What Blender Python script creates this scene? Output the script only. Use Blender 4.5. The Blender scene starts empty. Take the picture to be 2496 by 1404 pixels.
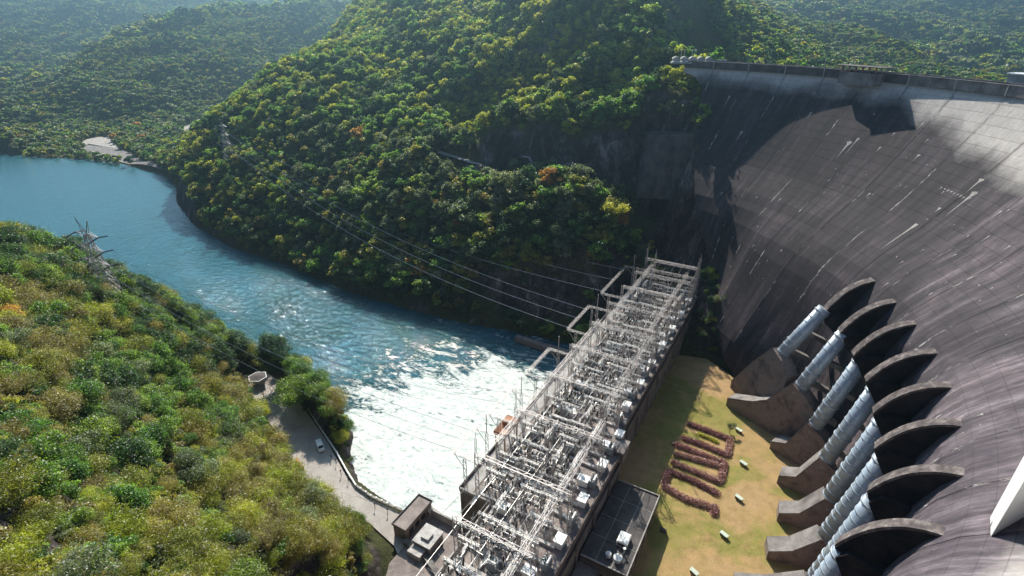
import bpy, math, random
import numpy as np
from mathutils import Vector, Matrix
rng = np.random.default_rng(7); random.seed(7)
scene = bpy.context.scene
COL = scene.collection
R = math.radians
# ------------------------------------------------------------------ camera, sky, sun, exposure
F = 1300.0; TH = math.atan((702 - 60) / F); CH = 140.0          # focal length in photo pixels, pitch, eye height
SUN_AZ, SUN_EL = -8.0, 38.5                                     # sun stands ahead of the camera, a touch left
cam = bpy.data.cameras.new('camera'); camo = bpy.data.objects.new('camera', cam); COL.objects.link(camo)
camo.location = (0, 0, CH); camo.rotation_euler = (math.pi / 2 - TH, 0, 0)
cam.sensor_width = 36; cam.lens = F / 2496 * 36; cam.clip_start = .5; cam.clip_end = 12000
scene.camera = camo
w = bpy.data.worlds.new('World'); scene.world = w; w.use_nodes = True
nt = w.node_tree; bg = nt.nodes['Background']; sky = nt.nodes.new('ShaderNodeTexSky')
sky.sky_type = 'NISHITA'; sky.sun_disc = False; sky.sun_elevation = R(SUN_EL); sky.sun_rotation = R(SUN_AZ)
sky.air_density = .8; sky.dust_density = .1; sky.ozone_density = 3.0; sky.altitude = 1500
nt.links.new(sky.outputs[0], bg.inputs[0]); bg.inputs[1].default_value = .07
sl = bpy.data.lights.new('sun', 'SUN'); sl.energy = 5.0; sl.angle = R(.5); sl.color = (1, .93, .82)
so = bpy.data.objects.new('sun', sl); COL.objects.link(so)
sd = Vector((math.sin(R(SUN_AZ)) * math.cos(R(SUN_EL)), math.cos(R(SUN_AZ)) * math.cos(R(SUN_EL)), math.sin(R(SUN_EL))))
so.rotation_euler = sd.to_track_quat('Z', 'Y').to_euler(); so.location = (0, 0, 400)
vs = scene.view_settings; vs.view_transform = 'Standard'; vs.look = 'None'; vs.exposure = 1.0; vs.gamma = 1; vs.use_curve_mapping = False
scene.cycles.max_bounces = 6; scene.cycles.diffuse_bounces = 2; scene.cycles.glossy_bounces = 2
scene.cycles.transmission_bounces = 3; scene.cycles.volume_bounces = 0; scene.cycles.use_denoising = True
scene.cycles.sample_clamp_indirect = 4
# ------------------------------------------------------------------ survey helpers: a sight line from the viewpoint to a level
def ray(px, py):
    x = (px - 1248) / F; y = (702 - py) / F
    return np.array([x, math.cos(TH) + y * math.sin(TH), -math.sin(TH) + y * math.cos(TH)])
def Q(px, py, z):
    r = ray(px, py); t = (z - CH) / r[2]; return np.array([r[0] * t, r[1] * t, z])
def QT(px, py, t):
    r = ray(px, py); return r * t + np.array([0, 0, CH])
# ------------------------------------------------------------------ object helpers
def tag(o, label=None, cat=None, group=None, kind=None):
    if label: o['label'] = label
    if cat: o['category'] = cat
    if group: o['group'] = group
    if kind: o['kind'] = kind
    return o
def empty(name, loc, rz=0, **k):
    o = bpy.data.objects.new(name, None); COL.objects.link(o); o.location = loc; o.rotation_euler = (0, 0, rz)
    o.empty_display_size = .5
    return tag(o, **k)
def copy_tree(root, loc=None, rz=None, sc=None, parent=None):
    c = root.copy(); COL.objects.link(c)
    if parent: c.parent = parent
    if loc is not None: c.location = loc
    if rz is not None: c.rotation_euler = (0, 0, rz)
    if sc is not None: c.scale = (sc, sc, sc) if not hasattr(sc, '__len__') else sc
    for ch in root.children: copy_tree(ch, parent=c)
    return c
class MB:
    def __init__(s): s.v = []; s.f = []; s.m = []
    def add(s, vs, fs, m=0):
        o = len(s.v); s.v += [tuple(map(float, v)) for v in vs]; s.f += [tuple(i + o for i in f) for f in fs]; s.m += [m] * len(fs)
    def box(s, c, d, rz=0, m=0, ax=None):
        hx, hy, hz = d[0] / 2, d[1] / 2, d[2] / 2; cr, sr = math.cos(rz), math.sin(rz); vs = []
        for x, y, z in ((-1,-1,-1),(1,-1,-1),(1,1,-1),(-1,1,-1),(-1,-1,1),(1,-1,1),(1,1,1),(-1,1,1)):
            X, Y = x * hx, y * hy; vs.append((c[0] + X * cr - Y * sr, c[1] + X * sr + Y * cr, c[2] + z * hz))
        s.add(vs, [(0,3,2,1),(4,5,6,7),(0,1,5,4),(1,2,6,5),(2,3,7,6),(3,0,4,7)], m)
    def bar(s, a, b, t, m=0, t2=None):
        a = Vector(a); b = Vector(b); d = (b - a)
        if d.length < 1e-6: return
        d.normalize(); u = d.cross(Vector((0, 0, 1)))
        if u.length < .05: u = Vector((1, 0, 0))
        u.normalize(); v = d.cross(u); t2 = t2 or t
        vs = [p + u * (x * t / 2) + v * (y * t2 / 2) for p in (a, b) for x, y in ((-1,-1),(1,-1),(1,1),(-1,1))]
        s.add(vs, [(0,1,2,3),(7,6,5,4),(0,4,5,1),(1,5,6,2),(2,6,7,3),(3,7,4,0)], m)
    def tube(s, pts, rad, n=8, m=0, cap=True):
        pts = [Vector(p) for p in pts]; rad = rad if hasattr(rad, '__len__') else [rad] * len(pts); vs = []; fs = []
        d0 = (pts[-1] - pts[0]).normalized(); ref = Vector((0, 0, 1)) if abs(d0.z) < .9 else Vector((1, 0, 0))
        for i, p in enumerate(pts):
            d = (pts[min(i + 1, len(pts) - 1)] - pts[max(i - 1, 0)]).normalized()
            u = d.cross(ref).normalized(); v = d.cross(u)
            for k in range(n):
                a = 2 * math.pi * k / n; vs.append(p + (u * math.cos(a) + v * math.sin(a)) * rad[i])
        for i in range(len(pts) - 1):
            for k in range(n):
                a = i * n + k; b = i * n + (k + 1) % n; fs.append((a, b, b + n, a + n))
        if cap: fs.append(tuple(range(n - 1, -1, -1))); fs.append(tuple(range((len(pts) - 1) * n, len(pts) * n)))
        s.add(vs, fs, m)
    def prism(s, poly, z0, z1, m=0):                              # poly: xy outline, counter-clockwise
        n = len(poly); vs = [(p[0], p[1], z0) for p in poly] + [(p[0], p[1], z1) for p in poly]
        s.add(vs, [tuple(range(n - 1, -1, -1)), tuple(range(n, 2 * n))] + [(i, (i + 1) % n, (i + 1) % n + n, i + n) for i in range(n)], m)
    def slab(s, prof, o, du, dn, t, m=0):                         # prof: (s,z) outline in the vertical plane o + s*du, thickness t along dn
        n = len(prof); vs = []
        for sg in (-.5, .5):
            for a, z in prof: vs.append((o[0] + du[0] * a + dn[0] * t * sg, o[1] + du[1] * a + dn[1] * t * sg, z))
        s.add(vs, [tuple(range(n - 1, -1, -1)), tuple(range(n, 2 * n))] + [(i, (i + 1) % n, (i + 1) % n + n, i + n) for i in range(n)], m)
    def truss(s, a, b, w_, t, seg=None, m=0):                     # square lattice beam or column
        a = Vector(a); b = Vector(b); d = b - a; L = d.length; d.normalize(); u = d.cross(Vector((0, 0, 1)))
        if u.length < .05: u = Vector((1, 0, 0))
        u.normalize(); v = d.cross(u); seg = seg or max(2, int(L / (w_ * 1.3))); t *= .62
        cs = [(-1,-1),(1,-1),(1,1),(-1,1)]; pt = lambda q, c: a + d * (L * q / seg) + u * (c[0] * w_ / 2) + v * (c[1] * w_ / 2)
        for c in cs: s.bar(pt(0, c), pt(seg, c), t, m)
        for q in range(seg):
            for k in range(4):
                c0, c1 = cs[k], cs[(k + 1) % 4]
                if (q + k) % 2: c0, c1 = c1, c0
                s.bar(pt(q, c0), pt(q + 1, c1), t * .7, m)
    def build(s, name, mats, parent=None, smooth=False, local=False, kind=None):
        V = np.array(s.v, dtype=np.float64).reshape(-1, 3)
        if parent is not None and not local: V = V - np.array(world_loc(parent))
        me = bpy.data.meshes.new(name); me.from_pydata(V.tolist(), [], s.f)
        mats = mats if isinstance(mats, (list, tuple)) else [mats]
        for x in mats: me.materials.append(x)
        if len(mats) > 1: me.polygons.foreach_set('material_index', s.m)
        if smooth: me.polygons.foreach_set('use_smooth', [True] * len(s.f))
        me.update()
        o = bpy.data.objects.new(name, me); COL.objects.link(o)
        if parent is not None: o.parent = parent
        if kind: o['kind'] = kind
        return o
def world_loc(o):
    p = np.zeros(3)
    while o is not None: p = p + np.array(o.location); o = o.parent
    return p
# ------------------------------------------------------------------ materials
def mat(name, col=(.5,.5,.5), rough=.8, metal=0, fn=None, spec=None):
    m = bpy.data.materials.new(name); m.use_nodes = True; t = m.node_tree; b = t.nodes['Principled BSDF']
    b.inputs['Base Color'].default_value = (*col, 1); b.inputs['Roughness'].default_value = rough; b.inputs['Metallic'].default_value = metal
    if spec is not None: b.inputs['Specular IOR Level'].default_value = spec
    if fn: fn(t, b)
    return m
def N(t, ty, **k):
    n = t.nodes.new('ShaderNode' + ty)
    for a, v in k.items():
        if a.startswith('i_'):
            key = a[2:]; key = int(key) if key.isdigit() else key.replace('_', ' ')
            n.inputs[key].default_value = v
        else: setattr(n, a, v)
    return n
def ramp(t, fac, stops):
    r = t.nodes.new('ShaderNodeValToRGB'); e = r.color_ramp.elements
    while len(e) < len(stops): e.new(.5)
    for i, (p, c) in enumerate(stops): e[i].position = p; e[i].color = (*c, 1) if hasattr(c, '__len__') else (c, c, c, 1)
    t.links.new(fac, r.inputs[0]); return r.outputs[0]
def math_(t, op, a, b=None):
    n = t.nodes.new('ShaderNodeMath'); n.operation = op
    for i, x in enumerate((a, b)):
        if x is None: continue
        if isinstance(x, (int, float)): n.inputs[i].default_value = x
        else: t.links.new(x, n.inputs[i])
    return n.outputs[0]
def mix(t, fac, a, b, bt='MIX'):
    n = t.nodes.new('ShaderNodeMix'); n.data_type = 'RGBA'; n.blend_type = bt
    for i, x in ((0, fac), (6, a), (7, b)):
        if isinstance(x, (int, float)): n.inputs[i].default_value = x
        elif isinstance(x, tuple): n.inputs[i].default_value = (*x, 1)
        else: t.links.new(x, n.inputs[i])
    return n.outputs[2]
def noise(t, vec, scale, detail=4, rough=.6, dist=0, dim='3D'):
    n = N(t, 'TexNoise'); n.noise_dimensions = dim; n.inputs['Scale'].default_value = scale; n.inputs['Detail'].default_value = detail
    n.inputs['Roughness'].default_value = rough; n.inputs['Distortion'].default_value = dist
    if vec is not None: t.links.new(vec, n.inputs['Vector'])
    return n.outputs['Fac']
def mapping(t, vec, sc, loc=(0,0,0), rot=(0,0,0)):
    n = N(t, 'Mapping'); n.inputs['Scale'].default_value = sc; n.inputs['Location'].default_value = loc; n.inputs['Rotation'].default_value = rot
    t.links.new(vec, n.inputs['Vector']); return n.outputs[0]
def bump(t, b, h, strength, dist=1):
    n = N(t, 'Bump'); n.inputs['Strength'].default_value = strength; n.inputs['Distance'].default_value = dist
    t.links.new(h, n.inputs['Height']); t.links.new(n.outputs[0], b.inputs['Normal'])
def geo(t): return N(t, 'NewGeometry').outputs['Position']
def speckled(a, b_, sc=.4, sc2=4, rough=.85, bs=.3, c3=None):
    def fn(t, b):
        p = geo(t); n1 = noise(t, p, sc, 6, .65); n2 = noise(t, p, sc2, 4, .6)
        c = ramp(t, n1, [(.35, a), (.65, b_)] if c3 is None else [(.3, a), (.52, b_), (.7, c3)])
        c = mix(t, .35, c, ramp(t, n2, [(.3, .35), (.75, 1.0)]), 'MULTIPLY')
        t.links.new(c, b.inputs['Base Color']); bump(t, b, n2, bs, .05)
    return fn
M = {}
M['concrete'] = mat('concrete_weathered', rough=.9, fn=speckled((.12,.10,.095), (.30,.27,.25), .25, 2.5))
M['conc_pale'] = mat('concrete_pale', rough=.9, fn=speckled((.30,.28,.26), (.52,.49,.46), .3, 3))
M['conc_dark'] = mat('concrete_stained_dark', rough=.9, fn=speckled((.045,.038,.042), (.15,.12,.11), .18, 2))
M['conc_rust'] = mat('concrete_brown_stained', rough=.9, fn=speckled((.085,.065,.065), (.28,.21,.18), .22, 1.6, c3=(.20,.175,.17)))
M['steel'] = mat('galvanised_steel', (.40,.37,.36), .5, .25)
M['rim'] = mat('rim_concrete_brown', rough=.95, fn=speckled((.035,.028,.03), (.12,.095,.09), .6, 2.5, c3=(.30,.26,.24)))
M['hood'] = mat('hood_concrete_stained_shade_dark', rough=.95, spec=.1, fn=speckled((.014,.012,.016), (.045,.038,.04), .2, 1.5))  # stained concrete, its colour darkened further to carry the shade on the hood sides
M['plinth'] = mat('plinth_concrete', rough=.9, fn=speckled((.42,.39,.37), (.62,.59,.56), .4, 4))
M['steel_pale'] = mat('pale_painted_steel', (.72,.70,.67), .5, .1)
M['dark'] = mat('dark_porcelain', (.045,.03,.028), .25)
M['dark_steel'] = mat('dark_steel', (.06,.06,.07), .5, .3)
M['white'] = mat('white_paint', (.8,.8,.78), .45)
M['wire'] = mat('aluminium_wire', (.62,.60,.57), .35, .6)
M['asphalt'] = mat('asphalt_roof', rough=.9, fn=speckled((.05,.045,.045), (.13,.115,.11), .3, 4))
M['roofdeck'] = mat('roof_deck', rough=.9, fn=speckled((.20,.16,.145), (.36,.30,.27), .3, 3))
M['bark'] = mat('bark', rough=.9, fn=speckled((.05,.035,.03), (.16,.12,.10), 2, 9))
M['palebark'] = mat('pale_bark', rough=.9, fn=speckled((.16,.13,.11), (.38,.33,.30), 2, 9))
M['orange'] = mat('rusty_orange_paint', rough=.7, fn=speckled((.25,.09,.03), (.5,.2,.08), 1, 5))
M['glass'] = mat('dark_glass', (.02,.025,.03), .1)
M['rubber'] = mat('rubber', (.02,.02,.02), .8)
M['blue'] = mat('blue_grey_paint', (.22,.25,.27), .5)
M['green_box'] = mat('pale_green_concrete', (.50,.56,.46), .8)
M['redbrown'] = mat('red_brown_paint', (.22,.10,.07), .7)
def pen_fn(t, b):
    p = geo(t); n1 = noise(t, p, .35, 5, .6); n2 = noise(t, mapping(t, p, (1.5,1.5,.25)), 1.5, 5, .6)
    c = ramp(t, n1, [(.3, (.33,.39,.46)), (.7, (.47,.53,.59))]); c = mix(t, .5, c, ramp(t, n2, [(.3, .45), (.65, 1.0)]), 'MULTIPLY')
    t.links.new(c, b.inputs['Base Color'])
M['penstock'] = mat('penstock_silver_paint', rough=.38, metal=.2, fn=pen_fn)
def road_fn(t, b):
    p = geo(t); n1 = noise(t, p, .12, 6, .65); n2 = noise(t, p, 2, 5, .6); v = N(t, 'TexVoronoi', feature='DISTANCE_TO_EDGE'); v.inputs['Scale'].default_value = .16
    t.links.new(p, v.inputs['Vector'])
    c = ramp(t, n1, [(.3, (.33,.29,.26)), (.7, (.50,.45,.41))]); c = mix(t, .3, c, ramp(t, n2, [(.3, .5), (.7, 1.0)]), 'MULTIPLY')
    c = mix(t, ramp(t, v.outputs[0], [(0, .5), (.02, 0)]), c, (.16,.14,.12)); t.links.new(c, b.inputs['Base Color'])
M['road'] = mat('worn_concrete_paving', rough=.9, fn=road_fn)
def lawn_fn(t, b):
    p = geo(t); n1 = noise(t, p, .045, 4, .55, .6); n2 = noise(t, p, .35, 6, .7); n3 = noise(t, p, 3, 5, .7)
    c = ramp(t, n1, [(.34, (.49,.33,.18)), (.5, (.45,.31,.145)), (.58, (.29,.27,.08)), (.64, (.34,.28,.10)), (.72, (.51,.36,.21))])
    c = mix(t, .6, c, ramp(t, n2, [(.3, (.55,.5,.4)), (.5, (.85,.85,.8)), (.72, (1.2,1.05,.95))]), 'MULTIPLY')
    c = mix(t, .6, c, ramp(t, n3, [(.3, .45), (.7, 1.15)]), 'MULTIPLY'); t.links.new(c, b.inputs['Base Color']); bump(t, b, n3, .6, .2)
M['lawn'] = mat('dry_lawn', rough=1, fn=lawn_fn, spec=.1)
def rock_fn(t, b):
    g = N(t, 'NewGeometry'); p = g.outputs['Position']; sx = N(t, 'SeparateXYZ'); t.links.new(g.outputs['Normal'], sx.inputs[0])
    n1 = noise(t, mapping(t, p, (1,1,.3)), .09, 8, .72, 1.0); n2 = noise(t, p, .5, 8, .75); n3 = noise(t, mapping(t, p, (1,1,.15)), .35, 6, .7, .5)
    rock = ramp(t, n1, [(.34, (.025,.019,.023)), (.48, (.085,.063,.065)), (.57, (.18,.145,.145)), (.68, (.42,.37,.37))])
    vo = N(t, 'TexVoronoi', feature='DISTANCE_TO_EDGE'); vo.inputs['Scale'].default_value = .22; t.links.new(mapping(t, p, (1, 1, .45), rot=(.3, .2, 0)), vo.inputs['Vector']); vo2 = N(t, 'TexVoronoi', feature='DISTANCE_TO_EDGE'); vo2.inputs['Scale'].default_value = .7; t.links.new(mapping(t, p, (1, 1, .6)), vo2.inputs['Vector'])
    rock = mix(t, .8, rock, ramp(t, math_(t, 'MINIMUM', vo.outputs[0], math_(t, 'MULTIPLY', vo2.outputs[0], 1.6)), [(0, .25), (.12, 1.0)]), 'MULTIPLY')
    rock = mix(t, .6, rock, ramp(t, n3, [(.35, .35), (.65, 1.25)]), 'MULTIPLY')
    soil = ramp(t, n2, [(.3, (.028,.032,.012)), (.5, (.06,.065,.022)), (.65, (.10,.085,.04)), (.8, (.17,.13,.08))])
    f = ramp(t, math_(t, 'ADD', sx.outputs[2], math_(t, 'MULTIPLY', n2, .3)), [(.70, 1.0), (.86, 0.0)])
    t.links.new(mix(t, f, soil, rock), b.inputs['Base Color']); bump(t, b, mix(t, .5, n1, n2), 1.0, 3)
M['terrain'] = mat('forest_floor_and_rock', rough=.95, fn=rock_fn, spec=.2)
def face_fn(t, b):                                                # attributes: fa = azimuth in degrees, fz = height; joints every few metres
    a = N(t, 'Attribute', attribute_name='fa').outputs['Fac']; z = N(t, 'Attribute', attribute_name='fz').outputs['Fac']
    cx = N(t, 'CombineXYZ'); t.links.new(math_(t, 'MULTIPLY', a, 3.0), cx.inputs[0]); t.links.new(z, cx.inputs[1]); uv0 = cx.outputs[0]; wob = N(t, 'TexNoise'); wob.inputs['Scale'].default_value = .25; wob.inputs['Detail'].default_value = 5; t.links.new(uv0, wob.inputs['Vector'])
    vm = N(t, 'VectorMath', operation='MULTIPLY_ADD'); t.links.new(wob.outputs['Color'], vm.inputs[0]); vm.inputs[1].default_value = (1.6, .5, 0); t.links.new(uv0, vm.inputs[2]); uv = vm.outputs[0]
    st1 = noise(t, mapping(t, uv, (1, .09, 1)), .30, 9, .66, .35); st2 = noise(t, mapping(t, uv, (1, .16, 1)), .9, 8, .68, .5)
    bl = noise(t, mapping(t, uv, (1, 1, 1)), .05, 8, .68, .6); fine = noise(t, mapping(t, uv, (1, .5, 1)), 1.2, 7, .75)
    pan = N(t, 'TexBrick'); pan.inputs['Scale'].default_value = 1; pan.inputs['Brick Width'].default_value = 5.75; pan.inputs['Row Height'].default_value = 3.05
    pan.offset = .0; pan.inputs['Mortar Size'].default_value = .10; pan.inputs['Mortar Smooth'].default_value = .8
    pan.inputs['Color1'].default_value = (.8,.8,.8,1); pan.inputs['Color2'].default_value = (1.12,1.1,1.1,1); pan.inputs['Mortar'].default_value = (.32,.32,.34,1)
    t.links.new(uv0, pan.inputs['Vector'])
    darkc = ramp(t, st1, [(.30, (.021,.018,.022)), (.46, (.046,.039,.044)), (.58, (.080,.070,.077)), (.72, (.155,.14,.148))])
    darkc = mix(t, .75, darkc, ramp(t, bl, [(.3, (.38,.34,.40)), (.5, (.9,.86,.88)), (.68, (1.9,1.75,1.7))]), 'MULTIPLY')
    darkc = mix(t, .7, darkc, ramp(t, st2, [(.3, .55), (.5, .95), (.72, 1.5)]), 'MULTIPLY')
    darkc = mix(t, .6, darkc, ramp(t, fine, [(.3, .55), (.5, .95), (.7, 1.5)]), 'MULTIPLY')
    palec = ramp(t, fine, [(.3, (.40,.36,.33)), (.7, (.58,.54,.50))]); palec = mix(t, .4, palec, ramp(t, st2, [(.3, .5), (.6, 1.0)]), 'MULTIPLY')
    # edge of the dark growth: drops from z ~110 at azimuth 74 to ~95 at azimuth 100
    lim = math_(t, 'SUBTRACT', 113.0, math_(t, 'MULTIPLY', math_(t, 'MAXIMUM', math_(t, 'SUBTRACT', a, 72.0), 0.0), .62))
    dz = math_(t, 'SUBTRACT', z, lim); dz = math_(t, 'ADD', dz, math_(t, 'MULTIPLY', math_(t, 'SUBTRACT', noise(t, mapping(t, uv, (1,.8,1)), .055, 9, .66), .5), 17.0))
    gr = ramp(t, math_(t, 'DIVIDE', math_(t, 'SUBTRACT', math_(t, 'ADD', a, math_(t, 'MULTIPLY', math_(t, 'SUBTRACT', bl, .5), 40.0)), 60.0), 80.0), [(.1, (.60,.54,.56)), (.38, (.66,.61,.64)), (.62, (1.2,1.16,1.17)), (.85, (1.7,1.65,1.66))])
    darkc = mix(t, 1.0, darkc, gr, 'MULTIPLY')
    f = ramp(t, math_(t, 'ADD', math_(t, 'MULTIPLY', dz, .085), .5), [(.2, 0.0), (.5, .35), (.8, 1.0)])
    c = mix(t, f, darkc, palec)
    c = mix(t, math_(t, 'MULTIPLY', bl, .7), c, pan.outputs['Color'], 'MULTIPLY')
    # white lime bleeding out of lift lines and joints
    sp = noise(t, mapping(t, uv, (1, 1, 1)), .22, 3, .5); sp2 = noise(t, mapping(t, uv, (.9, .35, 1)), 2.2, 3, .5)
    wv = math_(t, 'MULTIPLY', ramp(t, sp, [(.63, 0.0), (.68, 1.0)]), ramp(t, sp2, [(.64, 0.0), (.70, 1.0)]))
    c = mix(t, wv, c, (.62,.58,.54))
    jf = math_(t, 'ABSOLUTE', math_(t, 'SUBTRACT', math_(t, 'FRACT', math_(t, 'DIVIDE', math_(t, 'SUBTRACT', a, 90.9), 5.75)), .5))
    near = ramp(t, jf, [(.478, 0.0), (.492, 1.0)])
    jn = noise(t, mapping(t, uv, (.6, 1, 1)), .075, 5, .6, .3); jn2 = noise(t, mapping(t, uv, (2, .6, 1)), 1.1, 3, .6)
    lime = math_(t, 'MULTIPLY', math_(t, 'MULTIPLY', near, ramp(t, jn, [(.52, 0.0), (.60, 1.0)])), ramp(t, jn2, [(.42, 0.0), (.55, .9)]))
    c = mix(t, lime, c, (.66,.62,.58))
    dk = math_(t, 'MULTIPLY', ramp(t, jf, [(.44, 0.0), (.495, .55)]), ramp(t, jn2, [(.35, 1.0), (.6, .2)]))
    c = mix(t, math_(t, 'MULTIPLY', dk, math_(t, 'SUBTRACT', 1.0, lime)), c, (.03,.025,.03))
    t.links.new(c, b.inputs['Base Color']); bump(t, b, fine, .35, .15)
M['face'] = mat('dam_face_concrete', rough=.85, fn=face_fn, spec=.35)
def water_fn(t, b):
    p = geo(t); pm = mapping(t, p, (1, 1, 1), rot=(0, 0, R(18)))
    # swirling churn below the turbines, thinning out downstream: distance from the outlet along the wall
    v = N(t, 'VectorMath', operation='DISTANCE'); t.links.new(mapping(t, p, (1, 1, 0)), v.inputs[0]); v.inputs[1].default_value = (-22, 155, 0); d = v.outputs['Value']
    warp = noise(t, p, .03, 5, .6, 1.0); fo = noise(t, mapping(t, pm, (.45, 1, 1)), .085, 9, .72, 2.2); fo2 = noise(t, mapping(t, pm, (.5, 1.1, 1)), .45, 8, .75, 1.4)
    near = ramp(t, math_(t, 'ADD', math_(t, 'DIVIDE', d, 400.0), math_(t, 'MULTIPLY', math_(t, 'SUBTRACT', warp, .5), .16)), [(.06, .27), (.12, .18), (.19, .07), (.28, .052), (.5, .05), (.8, .0)])
    s = math_(t, 'ADD', math_(t, 'MULTIPLY', fo, .55), math_(t, 'MULTIPLY', fo2, .45)); s = math_(t, 'ADD', s, near)
    foam = ramp(t, s, [(.63, 0.0), (.70, 1.0)])
    deep = ramp(t, warp, [(.35, (.008,.070,.068)), (.65, (.012,.105,.15))])
    calm = ramp(t, math_(t, 'DIVIDE', d, 600.0), [(.25, 0.0), (.7, 1.0)]); body = mix(t, calm, deep, (.045,.155,.19))
    c = mix(t, math_(t, 'MULTIPLY', foam, .9), body, ramp(t, noise(t, mapping(t, pm, (.6, 1, 1)), .22, 9, .75, 2.8), [(.34, (.30,.40,.37)), (.45, (.56,.61,.57)), (.54, (.76,.79,.75))])); t.links.new(c, b.inputs['Base Color'])
    t.links.new(ramp(t, foam, [(0, .035), (1, .75)]), b.inputs['Roughness'])
    r1 = noise(t, mapping(t, pm, (.7, 1.3, 1)), .28, 6, .6, .6); r2 = noise(t, p, 1.6, 6, .65, .3)
    h = math_(t, 'ADD', math_(t, 'MULTIPLY', r1, 1.6), math_(t, 'MULTIPLY', r2, .22)); h = math_(t, 'ADD', h, math_(t, 'MULTIPLY', foam, .5))
    bm = N(t, 'Bump'); bm.inputs['Distance'].default_value = 1.0; t.links.new(h, bm.inputs['Height'])
    t.links.new(math_(t, 'MULTIPLY', ramp(t, math_(t, 'DIVIDE', d, 600.0), [(.1, .9), (.4, .55), (.9, .3)]), ramp(t, foam, [(0, 1.0), (1, .28)])), bm.inputs['Strength']); t.links.new(bm.outputs[0], b.inputs['Normal'])
M['water'] = mat('river_water', rough=.1, fn=water_fn)
def leaf_mat(name, stops, trans=.52):
    m = bpy.data.materials.new(name); m.use_nodes = True; t = m.node_tree; t.nodes.remove(t.nodes['Principled BSDF']); out = t.nodes['Material Output']
    rnd = N(t, 'ObjectInfo').outputs['Random']; tone = N(t, 'Attribute', attribute_name='tone').outputs['Fac']
    f = math_(t, 'ADD', math_(t, 'MULTIPLY', rnd, .62), math_(t, 'MULTIPLY', tone, .38)); c = ramp(t, f, stops)
    c = mix(t, 1.0, c, ramp(t, tone, [(0, .38), (.55, .8), (1, 1.3)]), 'MULTIPLY')
    df = N(t, 'BsdfDiffuse'); tr = N(t, 'BsdfTranslucent'); gl = N(t, 'BsdfGlossy'); gl.inputs['Roughness'].default_value = .45
    t.links.new(c, df.inputs[0]); t.links.new(mix(t, 1.0, c, (1.45,1.55,.8), 'MULTIPLY'), tr.inputs[0]); gl.inputs[0].default_value = (.5,.5,.5,1)
    m1 = N(t, 'MixShader'); m1.inputs[0].default_value = trans; t.links.new(df.outputs[0], m1.inputs[1]); t.links.new(tr.outputs[0], m1.inputs[2])
    m2 = N(t, 'MixShader'); m2.inputs[0].default_value = .07; t.links.new(m1.outputs[0], m2.inputs[1]); t.links.new(gl.outputs[0], m2.inputs[2])
    t.links.new(m2.outputs[0], out.inputs['Surface']); return m
LM = {
 'green': leaf_mat('leaves_green', [(.0, (.075,.165,.04)), (.35, (.12,.25,.05)), (.65, (.21,.32,.06)), (1, (.32,.38,.09))], .56),
 'dark': leaf_mat('leaves_dark_green', [(.0, (0.034,0.076,0.030)), (.5, (0.058,0.119,0.042)), (1, (0.105,0.170,0.068))]),
 'yellow': leaf_mat('leaves_yellow_green', [(.0, (.26,.32,.035)), (.5, (.40,.42,.05)), (1, (.52,.48,.08))], .55),
 'grey': leaf_mat('leaves_grey_green', [(.0, (0.119,0.162,0.090)), (.5, (0.187,0.230,0.128)), (1, (0.306,0.323,0.195))]),
 'olive': leaf_mat('leaves_olive', [(.0, (.17,.19,.035)), (.4, (.26,.27,.045)), (.75, (.33,.28,.07)), (1, (.40,.29,.13))], .55),
 'dry': leaf_mat('leaves_dry_brown', [(.0, (.20,.16,.06)), (.5, (.31,.26,.09)), (1, (.38,.34,.14))], .45),
 'orange': leaf_mat('leaves_orange', [(.0, (0.442,0.187,0.053)), (.5, (0.561,0.289,0.075)), (1, (0.714,0.425,0.120))], .5),
 'plum': leaf_mat('leaves_plum', [(.0, (.34,.15,.17)), (.5, (.50,.26,.28)), (1, (.60,.40,.36))], .3),
}
# ------------------------------------------------------------------ dam geometry frame
C = np.array([-29.0, 171.0])
PR = [(0,134),(5,135),(20,138.2),(35,141.6),(45,143.6),(52,145.2),(58,147.3),(64,150.8),(70,156),(75,161.2),(80,166.4),(90,174.6),(100,182.2),(106,186.8),(110,189.6),(115,192.9),(118.6,194.8)]
def rf(z, a=110.0):
    r = float(np.interp(z, [p[0] for p in PR], [p[1] for p in PR]))
    k = min(max((a - 63) / 8, 0), 1) * min(max((93 - a) / 14, 0), 1)
    if z < 66: r -= k * min(66 - z, 48) * .42 * .6
    return r
ZB = [(40, 119), (42, 118), (44.3, 112), (47, 88), (54, 64), (61, 42), (64, 34), (75, 17), (85, 4), (90, 0), (400, 0)]
def zbase(a): return float(np.interp(a, [p[0] for p in ZB], [p[1] for p in ZB]))   # the foundation climbs the far abutment
def pol(az, r, z=0): a = R(az); return np.array([C[0] + r * math.sin(a), C[1] + r * math.cos(a), z])
D_ = np.array([.4955, .8686]); W_ = np.array([.8686, -.4955]); A_ = np.array([92.0, 233.5])
def PH(u, w_, z): p = A_ + D_ * u + W_ * w_; return np.array([p[0], p[1], z])     # power house frame: u along, w across (to the dam)
PRZ = -math.atan2(D_[0], D_[1])                                  # rotation that turns local +Y onto the house's long axis
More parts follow.
